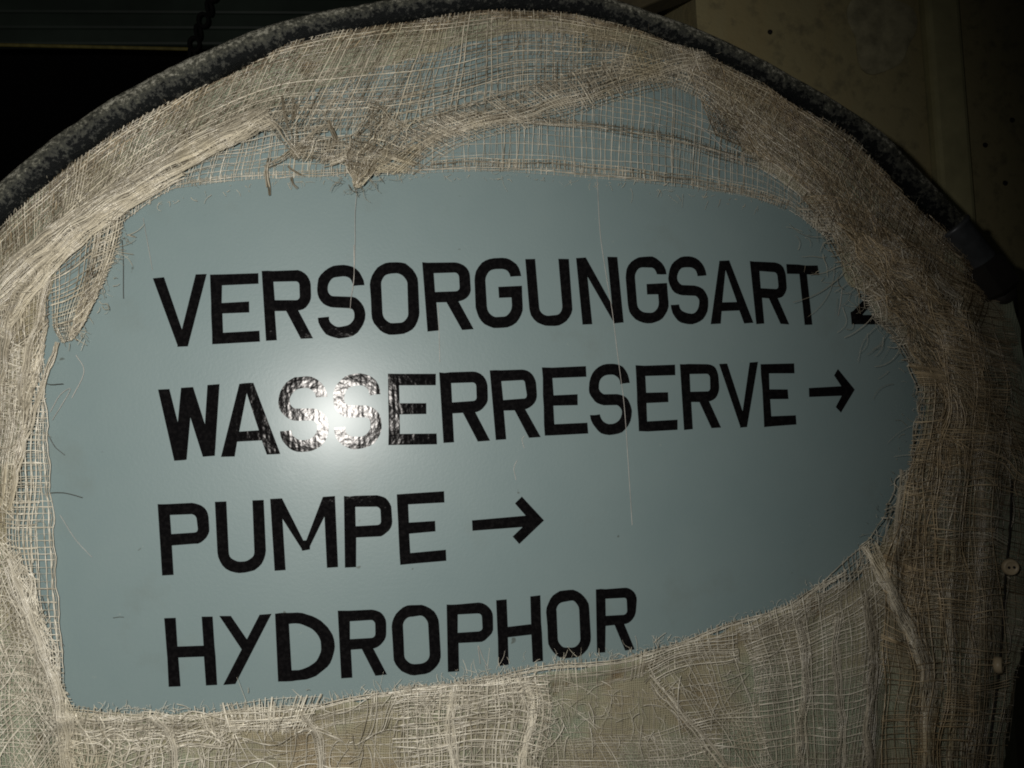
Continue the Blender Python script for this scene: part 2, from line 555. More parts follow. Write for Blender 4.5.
# steel slats of the dark ceiling, far left
sl = empty('ceiling', tuple(wp(90, 20, 2.6)))
tag(sl, kind='structure')
zb = wp(90, 45, 2.6)
for k in range(9):
    zc = zb[2]+0.022+0.078*k
    box('slat', (zb[0]+0.2, 2.6+0.05*k, zc), (4.2, 0.05, 0.062), 'slat', sl, bevel=0.01)
pa = wp(-60, 43.5, 2.55); pb = wp(188, 49, 2.55)
tt = np.linspace(0, 1, 12)[None, :, None]
P_ = pa*(1-tt)+pb*tt
v, f, t = tube_np(P_, 0.0065, sides=8)
tag(np_mesh('conduit', v, f, 'yellow'), 'thin dull yellow pipe running level across the dark top left', 'pipe')
ch = empty('hanging_chain', tuple(wp(200, 0, 2.3)))
tag(ch, 'dark chain hanging in the gloom behind the left shoulder of the hose', 'chain')
cp = [(212, -6), (209, 8), (203, 20), (198, 32), (194, 44), (192, 55)]
for k, (x, y) in enumerate(cp):
    c_ = wp(x, y, 2.3); a_ = np.linspace(0, 2*math.pi, 17)
    w_ = 0.016 if k % 2 == 0 else 0.006
    d_ = 0.0 if k % 2 == 0 else 0.016
    pth = np.stack([c_[0]+w_*np.cos(a_), c_[1]+d_*np.cos(a_), c_[2]+0.022*np.sin(a_)], 1)[None]
    v, f, t = tube_np(pth, 0.006, sides=6)
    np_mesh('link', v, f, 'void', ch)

# ------------------------------------------------------------------ casing with the lettered sign
base = tuple(pix(500, 860, 0))
casing = empty('equipment_casing', base)
tag(casing, 'pale blue-grey painted casing with black lettering showing through a hole in gauze wrapping', 'cabinet')
oc = crom(np.array(HOSE_C, float), np.linspace(0, 1, 80))
oc = [tuple(q) for q in oc if q[0] > -60]+[(985, 290), (1002, 400), (1004, 560), (998, 700), (990, 860), (-75, 860)]
front = pix([q[0] for q in oc], [q[1] for q in oc], -0.014)
ctr = front.mean(axis=0)
def ring(sc, y):
    r_ = ctr+(front-ctr)*sc; r_[:, 1] = y; return r_
rings = [ring(0.965, 0.002), ring(0.98, 0.006), ring(0.987, 0.016), ring(0.988, 0.34)]
n_ = len(front)
vv = np.concatenate(rings)
ff = []
for k in range(len(rings)-1):
    for i in range(n_):
        j = (i+1) % n_
        ff.append((k*n_+i, k*n_+j, (k+1)*n_+j, (k+1)*n_+i))
ff.append(tuple(range(n_-1, -1, -1))); ff.append(tuple(range(3*n_, 4*n_)))
py_mesh('body', vv, ff, 'shell', casing)
pr0 = ring(0.955, 0.0); pr1 = ring(0.955, 0.0019)
panel = py_mesh('front_panel', np.concatenate([pr0, pr1]), [tuple(range(n_-1, -1, -1))]+[(i, (i+1) % n_, n_+(i+1) % n_, n_+i) for i in range(n_)], 'paint', casing)

# --- lettering: strokes in a box of width w and height 1 (y down)
T = 0.158


def rpath(pts, rad, seg=7):
    """polyline with rounded inner corners; rad list or scalar"""
    pts = [np.array(p_, float) for p_ in pts]
    out = [pts[0]]
    for i in range(1, len(pts)-1):
        r_ = rad[i-1] if isinstance(rad, (list, tuple)) else rad
        if r_ <= 0: out.append(pts[i]); continue
        d0 = pts[i-1]-pts[i]; d1 = pts[i+1]-pts[i]
        l0, l1 = np.linalg.norm(d0), np.linalg.norm(d1); d0 /= l0; d1 /= l1
        r0 = min(r_, l0*0.999, l1*0.999)
        for s in np.linspace(0, 1, seg+1):
            # circular-ish arc for right angles
            a_ = s*math.pi/2
            out.append(pts[i]+d0*r0*(1-math.sin(a_))+d1*r0*(1-math.cos(a_)))
    out.append(pts[-1])
    res = [out[0]]
    for q in out[1:]:
        if np.linalg.norm(q-res[-1]) > 1e-4: res.append(q)
    return np.array(res)


def strokep(path, t=T, closed=False):
    """list of convex quads + joints forming a stroke"""
    P = np.asarray(path, float)
    if closed: P = np.vstack([P, P[:1]])
    n = len(P)
    seg = P[1:]-P[:-1]; seg /= np.linalg.norm(seg, axis=1, keepdims=True)
    nr = np.stack([-seg[:, 1], seg[:, 0]], 1)
    off = np.zeros_like(P)
    for i in range(n):
        if closed and i in (0, n-1): a_, b_ = nr[-1], nr[0]
        elif i == 0: a_ = b_ = nr[0]
        elif i == n-1: a_ = b_ = nr[-1]
        else: a_, b_ = nr[i-1], nr[i]
        s = a_+b_; s /= np.linalg.norm(s); off[i] = s/max(0.3, s@a_)*t/2
    l, r = P+off, P-off
    return [np.array([l[i], l[i+1], r[i+1], r[i]]) for i in range(n-1)]


def bar(x0, y0, x1, y1, t=T): return strokep([(x0, y0), (x1, y1)], t)
def hdiag(xt0, xt1, yt, xb0, xb1, yb): return [np.array([(xt0, yt), (xt1, yt), (xb1, yb), (xb0, yb)])]


h2 = T/2
def glyph(ch_):
    w = 0.68
    if ch_ == 'V': return w, hdiag(0, .135, 0, .35*w*1.15, .60*w, 1)[:0]+hdiag(0, .138, 0, .29, .41, 1)+hdiag(w-.138, w, 0, .28, .41, 1)
    if ch_ == 'E': return w, bar(h2, 0, h2, 1)+bar(0, h2, w, h2)+bar(0, .49, .79*w, .49)+bar(0, 1-h2, w, 1-h2)
    if ch_ in 'RP':
        yb = .505
        b_ = strokep(rpath([(h2, h2), (w-h2-.005, h2), (w-h2-.005, yb), (h2, yb)], .135))
        s = bar(h2, 0, h2, 1)+b_
        if ch_ == 'R': s += hdiag(.275, .445, .5, w-.175, w, 1)
        return w, s
    if ch_ == 'S':
        y1 = .505
        a_ = rpath([(w-h2, .29), (w-h2, h2), (h2, h2), (h2, y1-.015), (w-h2, y1+.015), (w-h2, 1-h2), (h2, 1-h2), (h2, .705)], [.235, .235, .155, .155, .235, .235])
        return w, strokep(a_)
    if ch_ == 'O':
        a_ = rpath([(h2, .5), (h2, h2), (w-h2, h2), (w-h2, 1-h2), (h2, 1-h2), (h2, .5)], .22)
        return w, strokep(a_)
    if ch_ == 'G':
        a_ = rpath([(w-h2, .27), (w-h2, h2), (h2, h2), (h2, 1-h2), (w-h2, 1-h2), (w-h2, .415)], .23)
        return w, strokep(a_)+bar(.50*w, .49, w, .49)
    if ch_ == 'U':
        return w, strokep(rpath([(h2, 0), (h2, 1-h2), (w-h2, 1-h2), (w-h2, 0)], .22))
    if ch_ == 'N': return w, bar(h2, 0, h2, 1)+bar(w-h2, 0, w-h2, 1)+hdiag(0.02, .165, 0, w-.165, w-.02, 1)
    if ch_ == 'A': return w, hdiag(.5*w-.08, .5*w+.03, 0, 0, .155, 1)+hdiag(.5*w-.03, .5*w+.08, 0, w-.155, w, 1)+bar(.15, .73, w-.15, .73, .14)
    if ch_ == 'T': return w, bar(0, h2, w, h2)+bar(w/2, 0, w/2, 1)
    if ch_ == 'H': return w, bar(h2, 0, h2, 1)+bar(w-h2, 0, w-h2, 1)+bar(0, .50, w, .50)
    if ch_ == 'D': return w, bar(h2, 0, h2, 1)+strokep(rpath([(h2, h2), (w-h2, h2), (w-h2, 1-h2), (h2, 1-h2)], .40, 12))
    if ch_ == 'M':
        w = .9
        return w, bar(h2, 0, h2, 1)+bar(w-h2, 0, w-h2, 1)+hdiag(.0, .165, 0, .41, .49, .735)+hdiag(w-.165, w, 0, .41, .49, .735)+[np.array([(.375, .60), (.525, .60), (.515, .735), (.40, .735)])]
    if ch_ == '2':
        a_ = rpath([(h2, .27), (h2, h2), (w-h2, h2), (w-h2, .42), (h2, .86), (h2, 1-h2)], [.24, .24, .1, .05])
        return w, strokep(a_)+bar(0, 1-h2, w, 1-h2)+[np.array([(0, 0.80), (.2, 0.72), (.2, 1), (0, 1)])]
    raise ValueError(ch_)


def union_tris(polys):
    vs = []; fs = []
    for P in polys:
        area = 0.5*np.sum(P[:, 0]*np.roll(P[:, 1], -1)-P[:, 1]*np.roll(P[:, 0], -1))
        if area < 0: P = P[::-1]
        k = len(vs)
        vs += [Vector((float(x), float(y))) for x, y in P]
        fs.append(list(range(k, k+len(P))))
    ov, oe, of, _, _, orig = delaunay_2d_cdt(vs, [], fs, 0, 1e-4)
    ov = np.array([tuple(v_) for v_ in ov])
    tri = []
    for f_ in of:
        c_ = ov[list(f_)].mean(axis=0)
        for P in polys:
            if inpoly(np.array([c_[0]]), np.array([c_[1]]), P)[0]:
                tri.append(tuple(f_)); break
    return ov, tri


def film(name, pxpy, tris, parent, th_=0.00045):
    """closed thin film lying on the panel; pxpy pixel positions"""
    lift = 0.00025
    top = pix(pxpy[:, 0], pxpy[:, 1], lift+th_)
    bot = top.copy(); bot[:, 1] = -lift
    n = len(top)
    ed = {}
    for t_ in tris:
        for i in range(len(t_)):
            e = (t_[i], t_[(i+1) % len(t_)])
            if (e[1], e[0]) in ed: ed.pop((e[1], e[0]))
            else: ed[e] = 1
    ft = [tuple(t_) for t_ in tris]
    fb = [tuple(x+n for x in reversed(t_)) for t_ in tris]
    fs = [(e[1], e[0], e[0]+n, e[1]+n) for e in ed]
    o = py_mesh(name, np.concatenate([top, bot]), ft+fb+fs, 'vinyl', parent)
    return o


LN1, LN2 = SNoise(14, 8, 21), SNoise(14, 8, 22)


def put_letter(ch_, TL, TR, BL, BR):
    w, polys = glyph(ch_)
    ov, tr = union_tris(polys)
    u = ov[:, 0:1]/w; v_ = ov[:, 1:2]
    TL, TR, BL, BR = map(np.array, (TL, TR, BL, BR))
    q = TL*(1-u)*(1-v_)+TR*u*(1-v_)+BL*(1-u)*v_+BR*u*v_
    q = q+0.3*np.stack([LN1(q[:, 0], q[:, 1]), LN2(q[:, 0], q[:, 1])], 1)
    return film('letter', q, tr, panel)


LET = [
    ('V', (152.7, 278), (206.8, 273.8), (155, 348.7), (209, 344.7)), ('E', (210, 274.6), (258.2, 272.9), (212.3, 344.3), (260, 341.4)),
    ('R', (261.7, 270.9), (310.5, 270), (265.6, 340.8), (313.2, 338.3)), ('S', (316, 266), (363.5, 264), (318.5, 339), (366, 337.3)),
    ('O', (369, 263.3), (417, 261), (372.5, 335.5), (420.5, 333.5)), ('R', (422.2, 262.6), (469.4, 262), (427.7, 331.3), (474, 329.4)),
    ('G', (473.5, 259), (520, 257), (477, 329), (524, 327)), ('U', (525.2, 259), (569, 258.7), (530.5, 327), (574, 325)),
    ('N', (576, 258), (617, 256.7), (582.7, 324.7), (624, 322.7)), ('G', (624, 257.5), (665, 256), (629, 324), (670, 322.5)),
    ('S', (667, 257), (705, 256), (672, 325), (710, 323)), ('A', (703, 261), (746, 260), (711, 324), (753.5, 322.8)),
    ('R', (750.2, 261), (785.5, 263), (756.6, 324), (789.2, 324)), ('T', (786.3, 264.2), (818, 265.4), (792.5, 325), (825, 324.8)),
    ('2', (847, 264), (880, 265), (852, 324.3), (886, 324.3)),
    ('A', (216.5, 384.5), (276, 381.5), (221, 457), (280, 454)), ('S', (277.5, 378), (326, 375), (281, 453.5), (330, 450)),
    ('S', (332.5, 375), (380, 372.5), (334.5, 450), (382.5, 447.5)), ('E', (388, 374), (436, 374), (388.6, 445), (436.8, 444.6)),
    ('R', (439.4, 372.7), (487, 371), (443.3, 442.8), (490.2, 440.5)), ('R', (490.2, 370.4), (535.5, 368.8), (496, 440), (540.5, 437)),
    ('E', (542, 367.6), (585.8, 366), (544.8, 435.5), (588, 433.6)), ('S', (588, 365), (629, 362.5), (591.5, 436), (633, 433.5)),
    ('E', (635.6, 365.6), (675, 365), (638.8, 431.6), (677.8, 430)), ('R', (680, 364.3), (718.5, 363.3), (684, 430), (721, 427.5)),
    ('V', (719, 364), (758, 362), (725, 428.5), (762, 426.5)), ('E', (760.5, 364), (794, 363.7), (764.4, 426.8), (796.2, 424.8)),
    ('P', (157.8, 504.4), (207.5, 502.5), (162, 575.7), (213, 572)), ('U', (214.8, 502), (263.7, 500), (218.5, 574), (266.5, 571.5)),
    ('M', (270, 499), (335, 496.2), (274.4, 570.8), (338, 567.3)), ('P', (344, 496.2), (391.5, 495), (345, 567.5), (394, 565)),
    ('E', (396.5, 494.6), (443.8, 491.3), (400.4, 564.6), (446.3, 560.7)),
    ('H', (164.3, 618.3), (212.9, 616.4), (169, 686.7), (217, 685)), ('D', (275, 613.4), (332, 611), (278.3, 681.8), (337, 679)),
    ('R', (337.9, 611), (386.5, 609.3), (341.5, 678.5), (387, 674.7)), ('O', (391, 606.5), (438, 603.5), (394, 676.5), (442, 673.5)),
    ('P', (446.7, 604.8), (492.5, 601.9), (448.2, 671.8), (495, 669)), ('H', (496.5, 600.5), (540.4, 595.2), (498.4, 666), (542.8, 661)),
    ('O', (545.5, 592), (588, 588.5), (549, 660), (592, 656.5)), ('R', (596, 589.5), (637.5, 587), (596.7, 653), (635, 649.5)),
]
for l_ in LET: put_letter(*l_)


def put_polys(name, polys):
    s = 0.01
    ov, tr = union_tris([np.array(P, float)*s for P in polys])
    return film(name, ov/s, tr, panel)


put_polys('letter', [[(158, 389.6), (169.3, 389), (186.8, 458), (185.5, 460), (174.2, 460.8)], [(181, 387.8), (193, 387), (186.6, 459.6), (174.2, 460.8)],
                     [(181, 387.8), (193, 387), (214.8, 455.5), (202.8, 456.8)], [(207.4, 385), (219.5, 384), (214.8, 455.8), (202.8, 456.8)]])
put_polys('letter', [[(259.5, 614.8), (271.5, 613.8), (235.4, 684), (223.2, 685)], [(219.3, 616), (230.8, 616), (250, 644), (242, 650)]])
put_polys('arrow', [[(809, 388), (846, 385.9), (846, 395.6), (809.3, 397)], [(834.3, 375.4), (838, 369), (854.8, 389.6), (846, 393)], [(854.8, 389.6), (841, 412.5), (835.9, 407), (846, 388)]])
put_polys('arrow', [[(472, 520.4), (531, 515.2), (531, 526.4), (472.5, 530.8)], [(515, 503.4), (521.9, 496.6), (544, 520.4), (533, 524)], [(544, 520.4), (519.3, 544), (512.7, 536.6), (533, 517)]])

# ------------------------------------------------------------------ black rubber hose on the rim
hose = empty('rubber_hose', tuple(pix(960, 235, 0.0)))
tag(hose, 'dusty black rubber hose arching over the top edge of the gauze-wrapped casing', 'hose')
hc = crom(np.array(HOSE_C, float), np.linspace(0, 1, 420))
hr = np.interp(hc[:, 0], [-60, 0, 100, 188, 281, 375, 507, 640, 715, 865, 960], [15.5, 15.2, 15, 15, 13.3, 12.3, 12.5, 11.8, 11.8, 12.8, 15])*0.00102
hc_w = pix(hc[:, 0], hc[:, 1], 0.004)
# radii grow with distance from the foot point
nn1, nn2 = SNoise(60, 8, 11), SNoise(14, 8, 12)
hr = hr*np.abs(hc_w[:, 1]-CAM[1])*np.linspace(1.0, 1.06, 420)
S_ = 28
tg = np.gradient(hc_w, axis=0); tg /= np.linalg.norm(tg, axis=1, keepdims=True)
n1 = np.cross(tg, [0, -1, 0]); n1 /= np.linalg.norm(n1, axis=1, keepdims=True); n2 = np.cross(tg, n1)
an = np.arange(S_)*2*math.pi/S_
arc_len = np.concatenate([[0], np.cumsum(np.linalg.norm(np.diff(hc, axis=0), axis=1))])
lump = 1+0.018*nn1(arc_len[:, None], an[None, :]*30)+0.012*nn2(arc_len[:, None], an[None, :]*12)
hv = hc_w[:, None, :]+(hr[:, None]*lump)[..., None]*(np.cos(an)[None, :, None]*n1[:, None, :]+np.sin(an)[None, :, None]*n2[:, None, :])
idx = np.arange(420*S_).reshape(420, S_)
q_ = np.stack([idx[:-1], np.roll(idx, -1, 1)[:-1], np.roll(idx, -1, 1)[1:], idx[1:]], 2).reshape(-1, 4)
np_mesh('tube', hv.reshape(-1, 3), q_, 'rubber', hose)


def lathe_along(name, a, b, prof, material, parent, sides=24, smooth=True):
    """prof: list of (fraction along a->b, radius)"""
    a = np.array(a); b = np.array(b); d = (b-a)/np.linalg.norm(b-a)
    e1 = np.cross(d, [0, -1, 0]); e1 /= np.linalg.norm(e1); e2 = np.cross(d, e1)
    an_ = np.arange(sides)*2*math.pi/sides
    v = np.concatenate([(a+(b-a)*t_)[None]+r_*(np.cos(an_)[:, None]*e1+np.sin(an_)[:, None]*e2) for t_, r_ in prof])
    f = [(k*sides+i, k*sides+(i+1) % sides, (k+1)*sides+(i+1) % sides, (k+1)*sides+i) for k in range(len(prof)-1) for i in range(sides)]
    f.append(tuple(range(sides-1, -1, -1))); f.append(tuple(range((len(prof)-1)*sides, len(prof)*sides)))
    return py_mesh(name, v, f, material, parent, smooth=smooth)


fa = pix(952, 227, 0.004); fb = pix(990, 273, 0.004)
lathe_along('ferrule', fa, fb, [(-.02, .0195), (0.0, .0205), (.04, .0205), (.06, .0185), (.75, .0175), (.78, .0165), (1.0, .0165)], 'steel', hose)
na = pix(981, 262, 0.004); nb_ = pix(1001, 292, 0.004)
lathe_along('hex_nut', na, nb_, [(0, .021), (.12, .025), (.9, .025), (1, .021)], 'dark_iron', hose, sides=6, smooth=False)
# the hose end's bore turns down behind the cloth
lathe_along('elbow', pix(998, 285, 0.002), pix(1003, 315, -0.03), [(0, .018), (.5, .017), (1, .016)], 'dark_iron', hose)

# ------------------------------------------------------------------ gauze
gz = empty('gauze_wrapping', tuple(pix(500, 850, 0.01)))
tag(gz, 'loose beige gauze cloth with a torn opening wrapped around the lettered casing', 'cloth')
PXM = 0.00100  # metres per pixel on the sign's plane


def cloth_sheet(name, rows, h0, nu, nv, poly_out=None, parent=gz):
    """opaque matted layer; rows of control pixels"""
    G = np.array(rows, float)
    u = np.linspace(0, 1, nu); v_ = np.linspace(0, 1, nv)
    A = crom(G, v_)                       # nv, C, 2
    B = crom(np.swapaxes(A, 0, 1), u)     # nu, nv, 2
    nz = SNoise(24, 8)
    nzx, nzy = SNoise(30), SNoise(30)
    X = B[..., 0]+2.0*nzx(B[..., 0], B[..., 1]); Y = B[..., 1]+2.0*nzy(B[..., 0], B[..., 1])
    Hh = h0+hf(X, Y)+0.0009*nz(X, Y)
    P = pix(X, Y, np.maximum(Hh, 0.0006+h0*0.5))
    idx = np.arange(nu*nv).reshape(nu, nv)
    q = np.stack([idx[:-1, :-1], idx[1:, :-1], idx[1:, 1:], idx[:-1, 1:]], 2).reshape(-1, 4)
    if poly_out is not None:
        bad = ~inpoly(X, Y, poly_out)
        q = q[~bad.ravel()[q].any(axis=1)]
    return np_mesh(name, P.reshape(-1, 3), q, 'cloth', parent)


def DGs(px, py):
    x = np.clip((px-gx[0])/4.0, 0, len(gx)-1.001).astype(int); y = np.clip((py-gy[0])/4.0, 0, len(gy)-1.001).astype(int)
    return DG[y, x]


def patch(bag, rows, pu, pv, h0=0.004, rad=0.55, tone=(0.35, 0.9), jit=0.25, wob=1.6, lam=90, drop=0.03, gap=0.02, fray=8, weave=0.0010,
          clip_open=True, clip_out=True, extra=None, rvar=0.5, bunch=0.0, only=None):
    """woven patch. rows: control pixels [row][col]. pu: pitch (px) between threads running down the rows; pv: between threads running along a row"""
    G = np.array(rows, float)
    rad = rad*.86; jit = jit*.7; wob = wob*(.8 if np.mean(rows[0], axis=0)[1] < 400 else 1.25)
    wx_, wy_ = SNoise(lam), SNoise(lam)
    fx_, fy_ = SNoise(9), SNoise(9)
    tn_ = SNoise(70)
    su = np.linalg.norm(np.diff(G, axis=1), axis=2).sum(axis=1).mean()   # length along a row
    sv = np.linalg.norm(np.diff(G, axis=0), axis=2).sum(axis=0).mean()
    for dirn, pitch, across, along in ((0, pu, su, sv), (1, pv, sv, su)):
        if only is not None and dirn != only: continue
        T_ = max(2, int(across/pitch)); N_ = max(4, int(along/4.5))
        s = (np.arange(T_)+0.5)/T_+rng.normal(0, jit/T_, T_)
        if bunch:
            k = rng.uniform(3, 6); ph = rng.uniform(0, 6.28)
            s = s+bunch/k/6.28*np.sin(6.28*k*s+ph)
        s = np.clip(np.sort(s), 0, 1)
        w_ = np.linspace(0, 1, N_)
        if dirn == 0:
            A = crom(np.swapaxes(G, 0, 1), s)          # T, R, 2
            B = np.swapaxes(crom(np.swapaxes(A, 0, 1), w_), 0, 1)   # T, N, 2
        else:
            A = crom(G, s)                             # T, C, 2
            B = np.swapaxes(crom(np.swapaxes(A, 0, 1), w_), 0, 1)
        X, Y = B[..., 0], B[..., 1]
        X2 = X+wob*wx_(X, Y)+0.15*fx_(X, Y)+rng.normal(0, .06, X.shape)
        Y2 = Y+wob*wy_(X, Y)+0.15*fy_(X, Y)+rng.normal(0, .06, X.shape)
        wv_ = weave*np.sin(np.arange(N_)[None, :]*math.pi*4.5/max(pv if dirn == 0 else pu, 2.0)+math.pi*np.arange(T_)[:, None]+dirn*math.pi)
        Hh = h0+hf(X2, Y2)+wv_+rng.normal(0, .00012, X.shape)
        Hh = np.maximum(Hh, 0.0026)
        ok = np.ones(X.shape, bool)
        ok &= rng.random((T_, 1)) > drop
        # gaps
        if gap > 0:
            g = rng.random(X.shape) < gap*0.25
            for _ in range(3): g[:, 1:] |= g[:, :-1]
            ok &= ~g
        jx = rng.normal(0, fray/2.2, (T_, 1)); jy = rng.normal(0, fray/2.2, (T_, 1))
        if clip_open: ok &= ~inpoly(X2+jx, Y2+jy, OPEN)
        if clip_out: ok &= inpoly(X2, Y2, OUTER)
        if extra is not None: ok &= inpoly(X2+jx, Y2+jy, extra)
        tt_ = np.clip(rng.uniform(tone[0], tone[1], (T_, 1))+0.12*tn_(X2, Y2)+rng.normal(0, .22, X.shape), 0, 1)
        r_ = rad*PXM*np.clip(rng.normal(1, rvar, (T_, 1)), .4, 1.9)*np.ones(X.shape)
        bag.add(tube_np(pix(X2, Y2, Hh), r_, ok, 3, tt_))


def rope(bag, line, width, n, h0=0.006, rad=0.5, tone=(0.4, 1.0), wob=2.0, fray=0.12, over=0.006, clip_open=False, cross=True, clip_out=True):
    """bundle of strands following a line, bulging like a rolled hem"""
    P = np.array(line, float)
    ln = np.linalg.norm(np.diff(P, axis=0), axis=1).sum(); N_ = max(6, int(ln/5))
    w_ = np.linspace(0, 1, N_)
    C = crom(P, w_); tg_ = np.gradient(C, axis=0); tg_ /= np.linalg.norm(tg_, axis=1, keepdims=True)
    nr = np.stack([-tg_[:, 1], tg_[:, 0]], 1)
    s0 = rng.uniform(-1, 1, n)
    tw = rng.uniform(-.5, .5, n)
    nz = SNoise(40)
    off = np.clip(s0[:, None]+tw[:, None]*(w_[None]-.5)+0.12*nz(w_[None]*ln, s0[:, None]*40), -1.15, 1.15)
    X = C[None, :, 0]+nr[None, :, 0]*off*width/2+rng.normal(0, .25, (n, N_)); Y = C[None, :, 1]+nr[None, :, 1]*off*width/2+rng.normal(0, .25, (n, N_))
    wn = SNoise(30); X = X+wob*.5*wn(X, Y)
    Hh = h0+hf(X, Y)+over*np.sqrt(np.clip(1.3-off**2, 0, 1.3))+rng.normal(0, .0003, (n, 1))
    a_ = rng.uniform(-.1, fray, (n, 1)); b_ = 1-rng.uniform(-.1, fray, (n, 1))
    ok = (w_[None] >= a_) & (w_[None] <= b_)
    if clip_open: ok &= ~inpoly(X, Y, OPEN)
    if clip_out: ok &= inpoly(X, Y, OUTER)
    bag.add(tube_np(pix(X, Y, Hh), rad*PXM*np.clip(rng.normal(1, .3, (n, 1)), .4, 2)*np.ones((n, N_)), ok, 3, rng.uniform(*tone, (n, 1))))
    if cross:
        m_ = int(ln/3.6); s = np.sort(rng.random(m_)); Cc = crom(P, s); tc = crom(P, np.clip(s+.01, 0, 1))-crom(P, np.clip(s-.01, 0, 1)); tc /= np.linalg.norm(tc, axis=1, keepdims=True)+1e-9
        nc = np.stack([-tc[:, 1], tc[:, 0]], 1); k = np.linspace(-1, 1, 9); sl_ = rng.normal(0.35, .35, m_)
        X = Cc[:, None, 0]+nc[:, None, 0]*k*width/2+tc[:, None, 0]*(k**2+k*1.0)*sl_[:, None]*width*.35
        Y = Cc[:, None, 1]+nc[:, None, 1]*k*width/2+tc[:, None, 1]*(k**2+k*1.0)*sl_[:, None]*width*.35
        Hh = h0+hf(X, Y)+over*1.1*np.sqrt(np.clip(1.15-k**2, 0, 1.2))[None]
        ok = np.ones(X.shape, bool)
        if clip_open: ok &= ~inpoly(X, Y, OPEN)
        if clip_out: ok &= inpoly(X, Y, OUTER)
        bag.add(tube_np(pix(X, Y, Hh), rad*.8*PXM*np.ones(X.shape), ok, 3, rng.uniform(*tone, (m_, 1))))


def hairs(bag, pts, ang, spread, length, n, h0=0.006, rad=0.22, curl=0.6, tone=(0.3, 1.0), jx=4, lift=0.006):
    """loose fibre ends scattered along a polyline; ang in degrees (0 = right, 90 = down in the photo)"""
    P = np.array(pts, float); s = rng.random(n); C = crom(P, s)
    C = C+rng.normal(0, jx, (n, 2))
    a = np.radians(np.interp(s, np.linspace(0, 1, len(np.atleast_1d(ang))), np.atleast_1d(ang)))+rng.normal(0, math.radians(spread), n)
    l = length*np.clip(rng.gamma(2.2, .45, n), .2, 3.2)
    N_ = 8; k = np.linspace(0, 1, N_)
    cu = rng.normal(0, curl, n)
    cu2 = rng.normal(0, curl, n)
    an_ = a[:, None]+cu[:, None]*k[None]*1.6+cu2[:, None]*np.sin(k*5)[None]*.5
    dx = np.cumsum(np.cos(an_)*l[:, None]/N_, axis=1); dy = np.cumsum(np.sin(an_)*l[:, None]/N_, axis=1)
    X = C[:, :1]+dx; Y = C[:, 1:]+dy
    Hh = np.maximum(h0+hf(X, Y), 0.0012)+np.abs(rng.normal(0, lift, (n, 1)))*k[None]**1.3
    bag.add(tube_np(pix(X, Y, Hh), rad*PXM*np.clip(rng.normal(1, .35, (n, 1)), .5, 2)*np.linspace(1, .6, N_)[None], None, 3, rng.uniform(*tone, (n, 1))))


# ---- opaque matted underlayer
IN_B = [(-40, 420), (20, 345), (60, 268), (108, 208), (165, 160), (235, 122), (300, 96), (400, 62), (507, 34), (570, 34), (625, 44), (700, 78),
        (745, 150), (822, 215), (862, 275), (900, 320)]
cloth_sheet('matted_underlayer', [[(x, y-6) for x, y in ARC_IN], [((a[0]+b[0])/2, (a[1]+b[1])/2) for a, b in zip(ARC_IN, IN_B)], IN_B], 0.001, 260, 24, OUTER)
cloth_sheet('matted_underlayer', [[(868, 160), (940, 232), (1012, 300)], [(842, 262), (925, 290), (1020, 330)], [(872, 304), (940, 340), (1028, 370)], [(902, 340), (960, 380), (1032, 410)], [(925, 400), (968, 430), (1036, 470)], [(916, 460), (960, 500), (1036, 540)],
                                  [(880, 545), (950, 580), (1030, 620)], [(850, 590), (930, 660), (1010, 700)], [(800, 640), (900, 740), (1002, 800)]], 0.0026, 90, 130, None)
cloth_sheet('matted_underlayer', [[(40, 712), (150, 714), (300, 708), (440, 690), (560, 671), (640, 656), (740, 625), (850, 582), (960, 560)],
                                  [(40, 760), (150, 760), (300, 755), (440, 750), (560, 740), (640, 730), (740, 720), (860, 700), (980, 700)],
                                  [(40, 830), (150, 830), (300, 830), (440, 830), (560, 830), (640, 830), (740, 830), (880, 830), (985, 830)]], 0.0002, 220, 40, None)
cloth_sheet('matted_underlayer', [[(-50, 270), (0, 265), (48, 255)], [(-50, 330), (-6, 325), (40, 322)], [(-50, 430), (-12, 430), (22, 420)], [(-50, 520), (-20, 520), (6, 520)], [(-50, 620), (-8, 620), (26, 620)],
                                  [(-50, 700), (0, 700), (54, 712)], [(-50, 830), (0, 830), (70, 830)]], 0.0005, 40, 120, None)

# ---- upper gauze
up = Bag()
MID = [((a[0]+b[0])/2, (a[1]+b[1])/2) for a, b in zip(ARC_IN, IN_B)]
IN_1 = [(-40, 440), (10, 350), (58, 262), (110, 206), (175, 170), (250, 135), (320, 130), (410, 125), (507, 95), (570, 90), (625, 80), (700, 98),
        (755, 160), (826, 222), (866, 290), (905, 345)]
MID1 = [((a[0]+b[0])/2, (a[1]+b[1])/2) for a, b in zip(ARC_IN, IN_1)]
ARC_O = [(x, y-5) for x, y in ARC_IN]
patch(up, [ARC_O, MID1, IN_1], 4.1, 3.9, h0=0.0065, tone=(0.2, 1.0), rad=0.42, fray=6, bunch=.35, jit=.14, wob=1.2)
